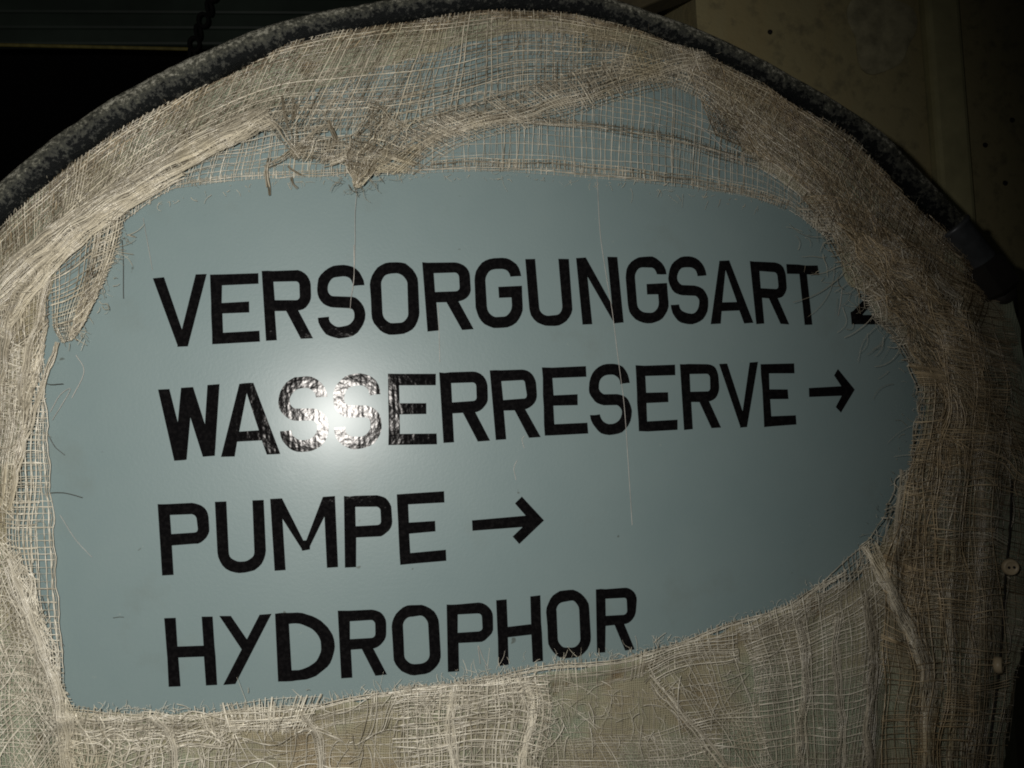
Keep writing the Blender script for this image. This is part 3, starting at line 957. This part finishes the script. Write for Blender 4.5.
# a second layer running obliquely
sh = lambda L_, k: [L_[min(max(i+k, 0), len(L_)-1)] for i in range(len(L_))]
IN_2 = [(-40, 420), (0, 352), (40, 285), (92, 225), (150, 182), (225, 146), (300, 118), (390, 110), (480, 80), (560, 64), (625, 66), (705, 130), (760, 165), (835, 226), (875, 300), (910, 350)]
patch(up, [ARC_O, [((a[0]+b[0])/2+5, (a[1]+b[1])/2) for a, b in zip(ARC_IN, IN_2)], IN_2], 4.3, 4.3, h0=0.0035, drop=.3, extra=[(-100, 500), (-100, -50), (1100, -50), (1100, 500), (720, 500), (705, 58), (430, 52), (400, 500)], tone=(0.0, 0.5), rad=0.38, fray=10, bunch=.45, wob=1.5, jit=.15)
patch(up, [[(x+14, y-2) for x, y in ARC_IN], MID, [(x-12, y) for x, y in IN_B]], 9.0, 7.5, h0=0.0050, tone=(0.1, .7), rad=0.38, fray=10, drop=.4, wob=1.5, jit=.18)
up.build('upper_gauze', 'gauze', gz)['kind'] = 'stuff'
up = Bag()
# brown right shoulder, tones also darkened for shade where it curves away, its left edge slanting from (690,60) to (760,165)
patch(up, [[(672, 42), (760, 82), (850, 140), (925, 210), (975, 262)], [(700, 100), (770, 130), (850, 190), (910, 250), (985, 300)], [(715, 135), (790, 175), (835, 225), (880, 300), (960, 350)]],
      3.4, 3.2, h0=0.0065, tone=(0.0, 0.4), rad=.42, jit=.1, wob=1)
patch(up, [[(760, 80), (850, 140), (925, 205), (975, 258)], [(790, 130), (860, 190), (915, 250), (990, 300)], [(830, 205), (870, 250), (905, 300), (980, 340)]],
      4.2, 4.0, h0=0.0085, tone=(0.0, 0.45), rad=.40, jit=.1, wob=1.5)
patch(up, [ARC_O, [(a[0]*.7+b[0]*.3, a[1]*.7+b[1]*.3) for a, b in zip(ARC_IN, IN_B)]], 4.6, 3.2, h0=0.0060, tone=(0, .3), rad=.42, jit=.2, fray=9, drop=.1)  # dark threads along the rim, shade of the cloth curving back put into colour
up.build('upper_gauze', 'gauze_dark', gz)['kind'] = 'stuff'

# thin see-through layers over the sign's top
th_b = Bag()
TOPROW = [(120, 170), (200, 120), (300, 80), (400, 50), (500, 30), (600, 36), (700, 66), (780, 130), (850, 215)]
EDGE = [(125, 222), (180, 189), (290, 181), (400, 176), (500, 174), (600, 181), (700, 192), (780, 208), (830, 242)]
MIDR = [((a[0]+b[0])/2, (a[1]+b[1])/2) for a, b in zip(TOPROW, EDGE)]
patch(th_b, [TOPROW, MIDR, EDGE], 6.2, 5.6, h0=0.0015, tone=(0.1, .9), rad=.36, fray=2, wob=1.5, clip_open=True, gap=.01)
T2 = [(122, 180), (200, 130), (300, 95), (402, 80), (502, 64), (602, 66), (702, 94), (782, 150), (834, 222)]
E2 = [(128, 216), (182, 186), (292, 176), (400, 172), (500, 170), (600, 176), (700, 187), (782, 204), (824, 236)]
patch(th_b, [T2, [((a[0]+b[0])/2, (a[1]+b[1])/2) for a, b in zip(T2, E2)], E2], 6.6, 7.0, h0=0.003, tone=(0.3, 1), rad=.34, fray=2, wob=1.2)
# selvedge
E3 = [(175, 190), (240, 181), (300, 179), (400, 175), (500, 173), (600, 180), (700, 191), (782, 207), (826, 238)]
patch(th_b, [[(x, y-9) for x, y in E3], [(x, y-1) for x, y in E3]], 4.6, 2.6, h0=0.003, tone=(0.1, .9), rad=.36, fray=1.0, wob=.7, clip_open=False, gap=.02)
th_b.build('thin_gauze', 'gauze_pale', gz)['kind'] = 'stuff'

fb_ = Bag()
# diagonal folds over the thin layer
patch(fb_, [[(352, 168), (405, 132), (470, 108), (560, 80), (640, 52), (705, 40)], [(395, 180), (440, 146), (500, 126), (580, 106), (650, 82), (712, 66)]], 2.6, 2.3, h0=0.007, tone=(0.2, .8), rad=.45, fray=3, wob=2)
patch(fb_, [[(330, 160), (405, 120), (470, 98), (560, 72), (640, 48), (705, 36)], [(410, 184), (452, 152), (510, 134), (590, 112), (660, 92), (716, 80)]], 4.5, 3.8, h0=0.006, tone=(0.2, .8), rad=.42, fray=6, wob=2)
patch(fb_, [[(440, 112), (520, 112), (620, 124), (720, 146), (800, 172), (850, 222)], [(436, 124), (520, 122), (620, 134), (720, 158), (796, 186), (840, 232)]], 3.2, 2.2, h0=0.006, tone=(0.1, .7), rad=.42, fray=3, wob=1.5)
patch(fb_, [[(430, 160), (520, 158), (620, 166), (720, 180), (790, 200)], [(430, 168), (520, 167), (620, 176), (720, 190), (786, 209)]], 3.4, 2.2, h0=0.005, tone=(0.2, .8), rad=.42, fray=2, wob=1.0, clip_open=False)
fb_.build('gauze_fold', 'gauze', gz)['kind'] = 'stuff'

# bright rolled folds at the left shoulder
rp = Bag()
rope(rp, [(-25, 318), (25, 268), (80, 222), (140, 184), (210, 146), (268, 116)], 20, 46, over=0.007, tone=(.3, 1))
rope(rp, [(0, 335), (30, 292), (70, 248), (125, 205), (180, 172)], 12, 26, over=0.006, tone=(.5, 1))
rope(rp, [(-20, 290), (40, 236), (110, 190), (190, 140), (260, 108)], 9, 16, over=0.004, tone=(.3, .9), cross=False)
# hanging flap
patch(rp, [[(46, 262), (78, 236), (112, 205), (138, 196)], [(48, 290), (72, 280), (98, 262), (116, 250)], [(52, 325), (64, 322), (78, 316), (96, 296)], [(60, 342), (68, 340), (74, 336), (86, 322)]],
      4.0, 4.4, h0=0.006, tone=(.4, 1), rad=.5, clip_open=False, wob=2.5, fray=3)
patch(rp, [[(98, 214), (128, 200)], [(88, 262), (118, 248)], [(76, 305), (104, 285)], [(68, 338), (82, 326)]], 2.8, 3.2, h0=0.009, tone=(.2, .9), rad=.5, clip_open=False, wob=2.5)
hairs(rp, [(62, 338), (76, 336), (92, 318), (108, 285)], [110, 70, 40, 30], 35, 7, 40, h0=.008, rad=.28)
rope(rp, [(58, 342), (32, 420), (8, 510)], 5, 8, over=.003, tone=(.5, 1), cross=False)
patch(rp, [[(-30, 290), (4, 285), (34, 270), (50, 262)], [(-30, 350), (6, 345), (34, 330), (48, 318)], [(-30, 400), (2, 400), (24, 390), (44, 345)], [(-40, 500), (-14, 500), (4, 500), (16, 470)]], 3.4, 4.6, h0=0.007, tone=(.2, .9), rad=.5, clip_open=False, wob=3, bunch=.8)
rope(rp, [(22, 282), (8, 320), (2, 370), (-8, 430)], 10, 18, over=.006, tone=(.3, .9))
rope(rp, [(48, 268), (40, 310), (26, 360), (20, 410)], 8, 16, over=.004, tone=(.3, .9))
rp.build('rolled_fold', 'gauze', gz)['kind'] = 'stuff'

# torn dark tufts hanging over the thin layer
tf = Bag()
patch(tf, [[(372, 106), (392, 108), (412, 122)], [(352, 138), (375, 142), (400, 148)], [(346, 160), (360, 165), (378, 168)], [(353, 182), (357, 186), (362, 182)]], 2.3, 2.4, h0=.011, tone=(.1, .9), rad=.42, clip_open=False, wob=2.5, lam=20)
patch(tf, [[(372, 102), (408, 124)], [(345, 150), (385, 160)], [(354, 186), (360, 184)]], 1.9, 2.6, h0=.013, tone=(.0, .7), rad=.42, clip_open=False, wob=3, lam=18)
rope(tf, [(262, 112), (276, 128), (290, 146), (300, 158)], 8, 8, over=.006, tone=(.0, .6), rad=.36)
patch(tf, [[(296, 150), (330, 138), (350, 142)], [(290, 160), (320, 162), (352, 158)]], 2.6, 2.4, h0=.012, tone=(.1, .8), rad=.4, clip_open=False, lam=25, wob=2)
rope(tf, [(326, 126), (308, 138), (292, 152), (278, 161), (268, 166)], 6, 7, over=.006, tone=(.1, .7), rad=.36)
patch(tf, [[(282, 130), (330, 124)], [(288, 142), (322, 138)], [(292, 156), (300, 156)]], 3.2, 2.6, h0=.010, tone=(.1, .8), rad=.42, clip_open=False)
rope(tf, [(268, 158), (267, 172), (269, 195)], 4, 5, over=.003, tone=(.0, .9), cross=False)
rope(tf, [(282, 96), (284, 112), (288, 130)], 4, 5, over=.003, tone=(.0, .3), cross=False)
rope(tf, [(294, 98), (293, 112), (290, 126)], 4, 5, over=.003, tone=(.0, .3), cross=False)
rope(tf, [(284, 162), (294, 170), (306, 176)], 3, 4, over=.003, tone=(.0, .3), cross=False)
rope(tf, [(290, 174), (292, 182), (297, 188)], 3, 3, over=.003, tone=(.0, .3), cross=False)
rope(tf, [(330, 120), (336, 140), (328, 158)], 5, 8, over=.004, tone=(.0, .5), cross=False)
rope(tf, [(350, 150), (340, 158), (322, 162)], 9, 14, over=.004, tone=(.2, .8))
patch(tf, [[(300, 140), (352, 134)], [(296, 160), (350, 162)]], 3.6, 3.0, h0=.009, tone=(.2, .9), rad=.42, clip_open=False, wob=3)
hairs(tf, [(340, 180), (357, 186), (374, 178)], [150, 90, 30], 50, 9, 40, h0=.011, rad=.25, tone=(.0, .5))
hairs(tf, [(262, 110), (330, 125), (410, 130), (450, 118)], [90], 60, 12, 130, h0=.010, rad=.25, tone=(.0, .8), jx=9)
tf.build('torn_tuft', 'gauze', gz)['kind'] = 'stuff'

# ---- left side
lf = Bag()
patch(lf, [[(2, 350), (20, 347), (44, 345)], [(4, 430), (22, 430), (47, 430)], [(6, 520), (26, 520), (52, 520)], [(10, 620), (32, 620), (59, 620)], [(14, 700), (36, 702), (66, 704)]],
      5.6, 6.0, h0=0.003, tone=(.5, 1), rad=.5, clip_open=False, wob=.8, jit=.12, gap=.005, drop=0)
patch(lf, [[(-30, 360), (10, 350), (38, 350)], [(-30, 430), (6, 430), (40, 430)], [(-30, 520), (4, 520), (40, 520)], [(-30, 620), (20, 620), (44, 620)], [(-30, 710), (20, 710), (62, 712)]],
      4.4, 5.2, h0=0.006, tone=(.4, 1), rad=.5, clip_open=False, wob=3.5)
patch(lf, [[(-30, 300), (4, 330), (36, 350)], [(-30, 400), (0, 410), (24, 420)], [(-40, 500), (-10, 500), (10, 520)]], 4.0, 4.2, h0=0.007, tone=(.2, .9), rad=.5, clip_open=False, wob=4)
rope(lf, [(40, 340), (44, 420), (50, 510), (57, 610), (64, 704)], 5, 4, over=.001, tone=(.3, .8), cross=False, rad=.36)

# crossing herringbone at lower left
patch(lf, [[(-30, 560), (0, 540), (30, 570)], [(-30, 640), (10, 630), (56, 660)], [(-30, 720), (20, 720), (80, 730)], [(-30, 800), (30, 800), (96, 800)]], 4.6, 4.6, h0=0.008, tone=(.4, 1), rad=.5, clip_open=False, wob=3, fray=4)
patch(lf, [[(0, 520), (60, 640), (82, 700)], [(-40, 560), (30, 690), (70, 770)], [(-80, 600), (-10, 740), (40, 820)]], 4.2, 5.2, h0=0.010, tone=(.5, 1), rad=.5, clip_open=False, wob=3, fray=4, extra=[(-40, 500), (8, 500), (44, 600), (60, 680), (74, 720), (60, 830), (-40, 830)])
rope(lf, [(4, 560), (36, 640), (58, 700), (66, 770), (70, 810)], 14, 16, over=.006, tone=(.3, .9))
lf.build('left_gauze', 'gauze_pale', gz)['kind'] = 'stuff'

# ---- bottom
pn = Bag()
patch(pn, [[(386, 692), (450, 684), (500, 678), (548, 676)], [(394, 722), (450, 716), (505, 712), (552, 716)], [(396, 760), (450, 758), (500, 755), (540, 762)], [(392, 810), (450, 810), (500, 810), (535, 810)]],
      6.6, 6.0, h0=0.0105, tone=(.2, .9), rad=.62, clip_open=False, wob=2.5, drop=.04, jit=.25, gap=.05)
patch(pn, [[(222, 704), (270, 700), (325, 692)], [(226, 722), (270, 720), (315, 716)], [(228, 732), (270, 730), (308, 728)]], 6, 6, h0=0.011, tone=(.6, 1), rad=.65, clip_open=False, wob=2)
patch(pn, [[(40, 722), (100, 716), (180, 714), (232, 712)], [(50, 750), (110, 746), (180, 746), (236, 742)], [(50, 810), (110, 810), (180, 810), (240, 810)]], 7, 6.5, h0=0.009, tone=(.3, 1), rad=.6, clip_open=False, wob=4, lam=40, drop=.12)
hairs(pn, [(40, 712), (100, 722), (180, 724), (240, 716), (300, 708)], 60, 70, 12, 200, h0=.010, rad=.28, tone=(.3, 1), jx=9, curl=.5)
hairs(pn, [(390, 700), (460, 690), (540, 690), (545, 760)], 90, 70, 12, 160, h0=.013, rad=.3, tone=(.5, 1), jx=9, curl=.5)
patch(pn, [[(60, 718), (180, 720), (290, 712), (400, 700), (500, 684), (545, 678)], [(60, 760), (180, 762), (290, 752), (400, 748), (500, 738), (548, 735)], [(50, 815), (180, 815), (290, 815), (400, 815), (500, 815), (540, 815)]],
      5.5, 5.5, h0=0.0085, tone=(0, 1), rad=.46, clip_open=False, wob=6, lam=50, drop=.25, gap=.3, bunch=.7)
pn.build('pale_net', 'gauze_pale', gz)['kind'] = 'stuff'
bt = Bag()
BE = [(50, 710), (150, 712), (240, 711), (340, 700), (440, 686), (500, 675), (560, 667), (640, 652), (700, 636), (780, 607), (845, 574)]
patch(bt, [[(x, y-3) for x, y in BE], [(x, y+9) for x, y in BE], [(x, y+24) for x, y in BE]], 3.4, 2.8, h0=0.004, tone=(.3, 1), rad=.45, clip_open=False, wob=2.5, fray=3, jit=.6)
patch(bt, [[(55, 712), (150, 714), (236, 712)], [(55, 745), (150, 748), (238, 742)], [(50, 810), (150, 810), (242, 810)]], 9, 6.2, h0=0.006, tone=(.5, 1), rad=.55, clip_open=False, wob=3.5, drop=.1)
patch(bt, [[(60, 716), (120, 716), (180, 716)], [(60, 745), (110, 748), (165, 742)], [(50, 810), (100, 810), (140, 810)]], 5, 6.2, h0=0.008, tone=(.5, 1), rad=.5, clip_open=False, wob=4.5, drop=.05)
patch(bt, [[(220, 704), (270, 700), (325, 692)], [(226, 722), (270, 720), (315, 716)], [(228, 732), (270, 730), (308, 728)]], 5, 4.6, h0=0.009, tone=(.7, 1), rad=.6, clip_open=False, wob=2)
patch(bt, [[(230, 715), (310, 712), (395, 704)], [(230, 750), (310, 752), (395, 748)], [(230, 810), (310, 810), (395, 810)]], 6.0, 6.0, h0=0.004, tone=(.2, .8), rad=.36, clip_open=False, wob=1.5, drop=.3)
# well ordered grids
patch(bt, [[(386, 692), (450, 684), (500, 678), (548, 676)], [(394, 722), (450, 716), (505, 712), (552, 716)], [(396, 760), (450, 758), (500, 755), (540, 762)], [(392, 810), (450, 810), (500, 810), (535, 810)]],
      6.2, 5.6, h0=0.010, tone=(.4, 1), rad=.56, clip_open=False, wob=2.2, drop=.05, jit=.3, fray=6)
patch(bt, [[(400, 690), (470, 680), (545, 672)], [(400, 730), (470, 728), (548, 722)], [(398, 810), (470, 810), (540, 810)]], 4.6, 4.6, h0=0.006, tone=(.2, .8), rad=.45, clip_open=False, wob=3)
rope(bt, [(520, 678), (532, 700), (530, 730), (522, 760), (518, 800)], 7, 12, over=.004, tone=(.7, 1))
patch(bt, [[(540, 690), (600, 688), (660, 690)], [(540, 740), (600, 745), (660, 748)], [(530, 810), (600, 810), (660, 810)]], 5, 5, h0=0.003, tone=(.0, .4), rad=.34, clip_open=False, wob=1.2, drop=.3, jit=.15)
patch(bt, [[(545, 740), (620, 735), (700, 738)], [(545, 768), (640, 766), (720, 768)], [(540, 810), (640, 810), (740, 810)]], 3.6, 3.4, h0=0.006, tone=(.2, .9), rad=.36, clip_open=False, wob=1.5, jit=.15, fray=8)
patch(bt, [[(640, 735), (720, 712), (760, 700)], [(650, 770), (720, 760), (765, 750)], [(650, 810), (720, 810), (765, 810)]], 4.8, 4.8, h0=0.006, tone=(.4, .9), rad=.45, clip_open=False, wob=1.5)
patch(bt, [[(640, 655), (690, 640), (735, 624)], [(660, 690), (705, 680), (745, 668)], [(700, 740), (735, 735), (765, 730)], [(745, 800), (770, 800), (790, 800)]], 4.6, 5, h0=0.010, tone=(.5, 1), rad=.5, clip_open=False, wob=3.5)
rope(bt, [(648, 676), (680, 712), (715, 755), (745, 800)], 14, 12, over=.004, tone=(.1, .7), rad=.4)
patch(bt, [[(735, 628), (790, 604), (845, 576), (878, 530)], [(752, 668), (800, 655), (850, 640), (885, 620)], [(762, 720), (805, 715), (845, 712), (878, 705)], [(766, 810), (805, 810), (842, 810), (872, 810)]],
      5.2, 5.4, h0=0.009, tone=(.5, 1), rad=.52, clip_open=False, wob=2.2, jit=.2)
patch(bt, [[(740, 626), (800, 600), (870, 540)], [(752, 690), (800, 680), (870, 660)], [(760, 810), (800, 810), (875, 810)]], 4.4, 4.4, h0=0.005, tone=(.2, .7), rad=.45, clip_open=False, wob=3)
hairs(bt, BE, -80, 60, 5.5, 520, h0=.006, rad=.24, tone=(.6, 1), jx=3, lift=.002)
hairs(bt, [(60, 735), (240, 742), (420, 728), (560, 710), (700, 690), (820, 650)], 40, 80, 10, 200, h0=.010, rad=.24, tone=(.3, 1), jx=20, curl=.5)
hairs(bt, [(540, 690), (560, 720), (700, 680), (760, 650)], 60, 45, 22, 160, h0=.012, rad=.3, tone=(.6, 1), jx=14, curl=.4)
hairs(bt, [(330, 700), (440, 682), (520, 664), (640, 655)], -80, 50, 7, 70, h0=.004, rad=.26, tone=(.8, 1), jx=2, lift=.002, curl=.25)
for ln_ in ([(800, 620), (806, 680), (800, 740), (804, 800)], [(838, 600), (836, 660), (842, 730), (836, 800)], [(150, 716), (170, 740), (176, 800)], [(300, 712), (318, 740), (322, 800)], [(455, 690), (450, 730), (462, 800)]):
    rope(bt, ln_, 9, 11, over=.0045, tone=(.2, 1), rad=.42)
bt.build('lower_gauze', 'gauze_pale', gz)['kind'] = 'stuff'

# ---- right drape
rt_ = Bag()
patch(rt_, [[(800, 205), (850, 205), (900, 240), (960, 275)], [(845, 268), (880, 265), (930, 300), (1014, 318)], [(885, 325), (920, 330), (955, 360), (1022, 380)], [(922, 400), (945, 400), (980, 420), (1034, 440)],
            [(912, 460), (935, 465), (980, 480), (1036, 500)], [(882, 540), (920, 545), (970, 560), (1032, 570)], [(866, 610), (910, 620), (965, 640), (1022, 650)], [(850, 800), (900, 800), (955, 800), (1003, 800)]],
      4.2, 4.6, h0=0.005, tone=(.2, .9), rad=.48, clip_open=False, wob=4, bunch=.7, fray=3)
patch(rt_, [[(812, 215), (850, 230), (880, 250)], [(842, 262), (870, 268), (905, 290)], [(880, 322), (900, 320), (940, 340)], [(912, 378), (928, 380), (955, 390)], [(908, 450), (930, 455), (955, 460)],
            [(884, 508), (912, 515), (945, 520)], [(850, 572), (890, 580), (930, 590)]], 3.6, 5.4, h0=0.010, tone=(.4, 1), rad=.5, clip_open=False, wob=5, lam=30, fray=6, drop=.08, gap=.06)
patch(rt_, [[(925, 300), (960, 310), (1000, 330)], [(948, 380), (975, 385), (1010, 400)], [(950, 470), (975, 470), (1015, 480)], [(930, 560), (970, 560), (1010, 570)], [(940, 680), (970, 680), (1005, 690)], [(935, 800), (965, 800), (1000, 800)]],
      5.5, 5.0, h0=0.012, tone=(.3, 1), rad=.5, clip_open=False, wob=4, bunch=.9, drop=.08)
patch(rt_, [[(880, 240), (930, 260), (960, 300)], [(905, 300), (950, 320), (985, 350)], [(925, 350), (965, 380), (1000, 420)]], 5.5, 5.2, h0=0.014, tone=(.3, .9), rad=.46, clip_open=False, wob=6, lam=30, drop=.1)
rope(rt_, [(868, 545), (888, 585), (908, 625), (925, 665), (928, 720), (924, 800)], 15, 34, over=.008, tone=(.6, 1))
rope(rt_, [(905, 470), (898, 530), (900, 600), (908, 640)], 10, 16, over=.006, tone=(.3, .9))
rope(rt_, [(866, 590), (874, 660), (868, 730), (872, 800)], 10, 16, over=.006, tone=(.3, .8))
rope(rt_, [(955, 540), (950, 620), (954, 700), (948, 800)], 6, 10, over=.004, tone=(.5, 1))
rope(rt_, [(975, 430), (982, 520), (975, 620), (970, 800)], 8, 12, over=.005, tone=(.3, .9))
hairs(rt_, [(812, 214), (838, 262), (866, 305), (900, 350), (914, 400), (900, 460), (880, 510), (850, 565)], [140, 150, 160, 170, 180, 190, 200, 210], 60, 5, 60, h0=.008, rad=.22, tone=(.3, 1), jx=4)
hairs(rt_, [(830, 225), (870, 280), (930, 350), (960, 450), (930, 560), (940, 720)], 90, 60, 22, 420, h0=.014, rad=.25, tone=(.2, 1), jx=18)
rt_.build('right_drape', 'gauze', gz)['kind'] = 'stuff'
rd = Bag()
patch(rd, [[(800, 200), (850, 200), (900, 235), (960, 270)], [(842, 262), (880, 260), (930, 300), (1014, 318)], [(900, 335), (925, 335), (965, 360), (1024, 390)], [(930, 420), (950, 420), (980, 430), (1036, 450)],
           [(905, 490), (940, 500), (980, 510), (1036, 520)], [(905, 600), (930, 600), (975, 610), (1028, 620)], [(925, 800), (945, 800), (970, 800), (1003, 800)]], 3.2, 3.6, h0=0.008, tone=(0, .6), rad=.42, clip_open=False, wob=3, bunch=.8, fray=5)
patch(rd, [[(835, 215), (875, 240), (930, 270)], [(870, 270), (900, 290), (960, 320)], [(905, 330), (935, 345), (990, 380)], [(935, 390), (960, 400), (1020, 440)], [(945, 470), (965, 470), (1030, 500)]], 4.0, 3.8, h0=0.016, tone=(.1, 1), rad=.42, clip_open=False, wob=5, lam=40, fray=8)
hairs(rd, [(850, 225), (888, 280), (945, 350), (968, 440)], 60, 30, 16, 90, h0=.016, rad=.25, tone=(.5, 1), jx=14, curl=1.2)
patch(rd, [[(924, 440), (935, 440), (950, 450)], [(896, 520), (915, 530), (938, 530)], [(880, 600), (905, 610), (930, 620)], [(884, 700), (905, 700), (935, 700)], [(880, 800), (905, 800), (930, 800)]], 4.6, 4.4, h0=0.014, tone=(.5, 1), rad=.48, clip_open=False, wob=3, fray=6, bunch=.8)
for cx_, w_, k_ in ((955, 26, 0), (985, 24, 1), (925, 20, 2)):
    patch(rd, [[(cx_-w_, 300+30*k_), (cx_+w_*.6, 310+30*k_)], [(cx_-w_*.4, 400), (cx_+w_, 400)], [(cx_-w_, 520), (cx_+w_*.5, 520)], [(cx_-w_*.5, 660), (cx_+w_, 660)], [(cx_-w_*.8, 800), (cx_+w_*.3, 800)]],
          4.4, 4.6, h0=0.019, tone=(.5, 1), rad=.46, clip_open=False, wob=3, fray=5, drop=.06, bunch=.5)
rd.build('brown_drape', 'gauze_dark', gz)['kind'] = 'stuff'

# ---- loose fibres
fz = Bag()
hairs(fz, ARC_IN, 60, 90, 6, 260, h0=.006, rad=.2, tone=(.2, .9), jx=7)
hairs(fz, MID1, 30, 90, 9, 220, h0=.007, rad=.2, tone=(.2, 1), jx=18)
hairs(fz, [(-10, 300), (80, 225), (180, 165), (270, 115)], -30, 50, 14, 220, h0=.014, rad=.22, tone=(.4, 1), jx=10)
hairs(fz, [(0, 360), (10, 480), (20, 600), (30, 700), (40, 770)], 80, 50, 14, 160, h0=.010, rad=.22, tone=(.4, 1), jx=14)
hairs(fz, [(150, 205), (300, 180), (450, 176), (600, 182), (780, 208)], 60, 70, 6, 160, h0=.004, rad=.2, tone=(.7, 1), jx=2, lift=.001)
hairs(fz, [(130, 225), (110, 260), (95, 300)], 40, 40, 9, 60, h0=.008, rad=.22, tone=(.4, 1), jx=3)
fz.build('loose_fibres', 'gauze', gz)['kind'] = 'stuff'


def single(name, pts, h, rad, material, tone=.7, n=60, jit=.25, parent=gz):
    P = crom(np.array(pts, float), np.linspace(0, 1, n))+np.cumsum(rng.normal(0, jit*.25, (n, 2)), axis=0)*0.5
    hh = np.interp(np.linspace(0, 1, n), np.linspace(0, 1, len(h)), h) if isinstance(h, (list, tuple)) else np.full(n, h)
    v, f, t = tube_np(pix(P[:, 0], P[:, 1], hh)[None], rad*PXM, None, 4, np.full((1, 1), tone))
    return np_mesh(name, v, f, material, parent, True, t)


M['silk'] = simple('pale_thread', (0.60, 0.56, 0.50), 0.4, 0, 90, .25)
single('loose_thread', [(357, 188), (355, 215), (355, 245), (354, 278), (351, 300), (350, 310)], [.010, .004, .002], .2, 'silk', 1.0)
single('loose_thread', [(354, 245), (354, 278), (351, 300)], [.003, .002], .35, 'silk')
single('loose_thread', [(597, 176), (600, 232), (606, 275), (612, 312), (618, 360), (624, 405), (628, 460), (632, 525)], .0022, .27, 'silk')
single('loose_thread', [(438, 304), (439, 330), (440, 362)], .002, .22, 'silk')
single('loose_thread', [(143, 218), (148, 245), (153, 270)], .003, .2, 'silk')
single('loose_thread', [(122, 240), (123, 262), (123, 298)], .006, .26, 'hair')
single('loose_thread', [(842, 288), (840, 305), (838, 316)], .006, .3, 'silk')
single('loose_thread', [(76, 355), (84, 372), (72, 398)], .003, .3, 'silk')
single('loose_thread', [(50, 412), (60, 395), (70, 390), (52, 420)], .004, .25, 'silk')
single('loose_thread', [(38, 376), (48, 384), (63, 384)], .010, .3, 'hair')
single('loose_thread', [(46, 430), (54, 446), (64, 455)], .006, .3, 'hair')
single('loose_thread', [(48, 493), (64, 493), (82, 498)], .006, .34, 'hair')
single('loose_thread', [(42, 596), (50, 625), (55, 660), (56, 690), (62, 706)], .007, .34, 'hair')
single('loose_thread', [(50, 622), (58, 636), (64, 646)], .006, .28, 'hair')
single('loose_thread', [(113, 618), (119, 617), (124, 617)], .0016, .28, 'hair')
single('loose_thread', [(60, 515), (76, 540), (92, 557)], .003, .22, 'silk')
single('loose_thread', [(480, 664), (478, 646), (482, 656), (488, 668)], .004, .3, 'silk')
single('loose_thread', [(692, 122), (712, 136), (730, 156)], .012, .3, 'silk')
single('loose_thread', [(516, 480), (514, 468), (517, 460)], .0016, .26, 'silk')
single('loose_thread', [(524, 448), (522, 440), (524, 436)], .0016, .26, 'silk')

# ---- dark seam and two buttons at the lower right
SEAM = [(1012, 480), (1010, 530), (1006, 570), (1003, 620), (998, 680), (992, 725), (984, 790)]
C = crom(np.array(SEAM, float), np.linspace(0, 1, 90))
v, f, t = tube_np(pix(C[:, 0], C[:, 1], .014+hf(C[:, 0], C[:, 1]))[None], .0011, None, 6)
np_mesh('seam', v, f, 'seam', gz)


def button(px_, py_, tilt, r=0.0088):
    c_ = Vector(pix(px_, py_, .022+float(hf(np.array([px_*1.0]), np.array([py_*1.0]))[0])))
    S2 = 28; prof = [(.0, .0036), (.45, .0032), (.62, .0038), (.78, .0048), (.92, .0036), (1.0, .0), (.9, -.0035), (0, -.0045)]
    vs = []; fs = []
    rot = Matrix.Rotation(tilt, 3, 'Z')
    for k, (rr_, hh_) in enumerate(prof):
        for i in range(S2):
            a_ = i*2*math.pi/S2
            vs.append(c_+rot @ Vector((rr_*r*math.cos(a_), -hh_, rr_*r*math.sin(a_))))
    for k in range(len(prof)-1):
        for i in range(S2):
            fs.append((k*S2+i, k*S2+(i+1) % S2, (k+1)*S2+(i+1) % S2, (k+1)*S2+i))
    b = py_mesh('button', [v_ for v_ in vs], fs, 'button', gz, smooth=True)
    for sx_ in (-1, 1):
        hc_ = c_+rot @ Vector((sx_*r*.30, -.0040, 0))
        vv_ = [hc_+rot @ Vector((r*.17*math.cos(i*math.pi/6), dy, r*.17*math.sin(i*math.pi/6))) for dy in (0, -.0004) for i in range(12)]
        py_mesh('thread_hole', vv_, [(i, (i+1) % 12, 12+(i+1) % 12, 12+i) for i in range(12)]+[tuple(range(12, 24))], 'dark_iron', b)
    return b


button(1010, 567, math.radians(-12))
b2 = button(998, 665, math.radians(48))
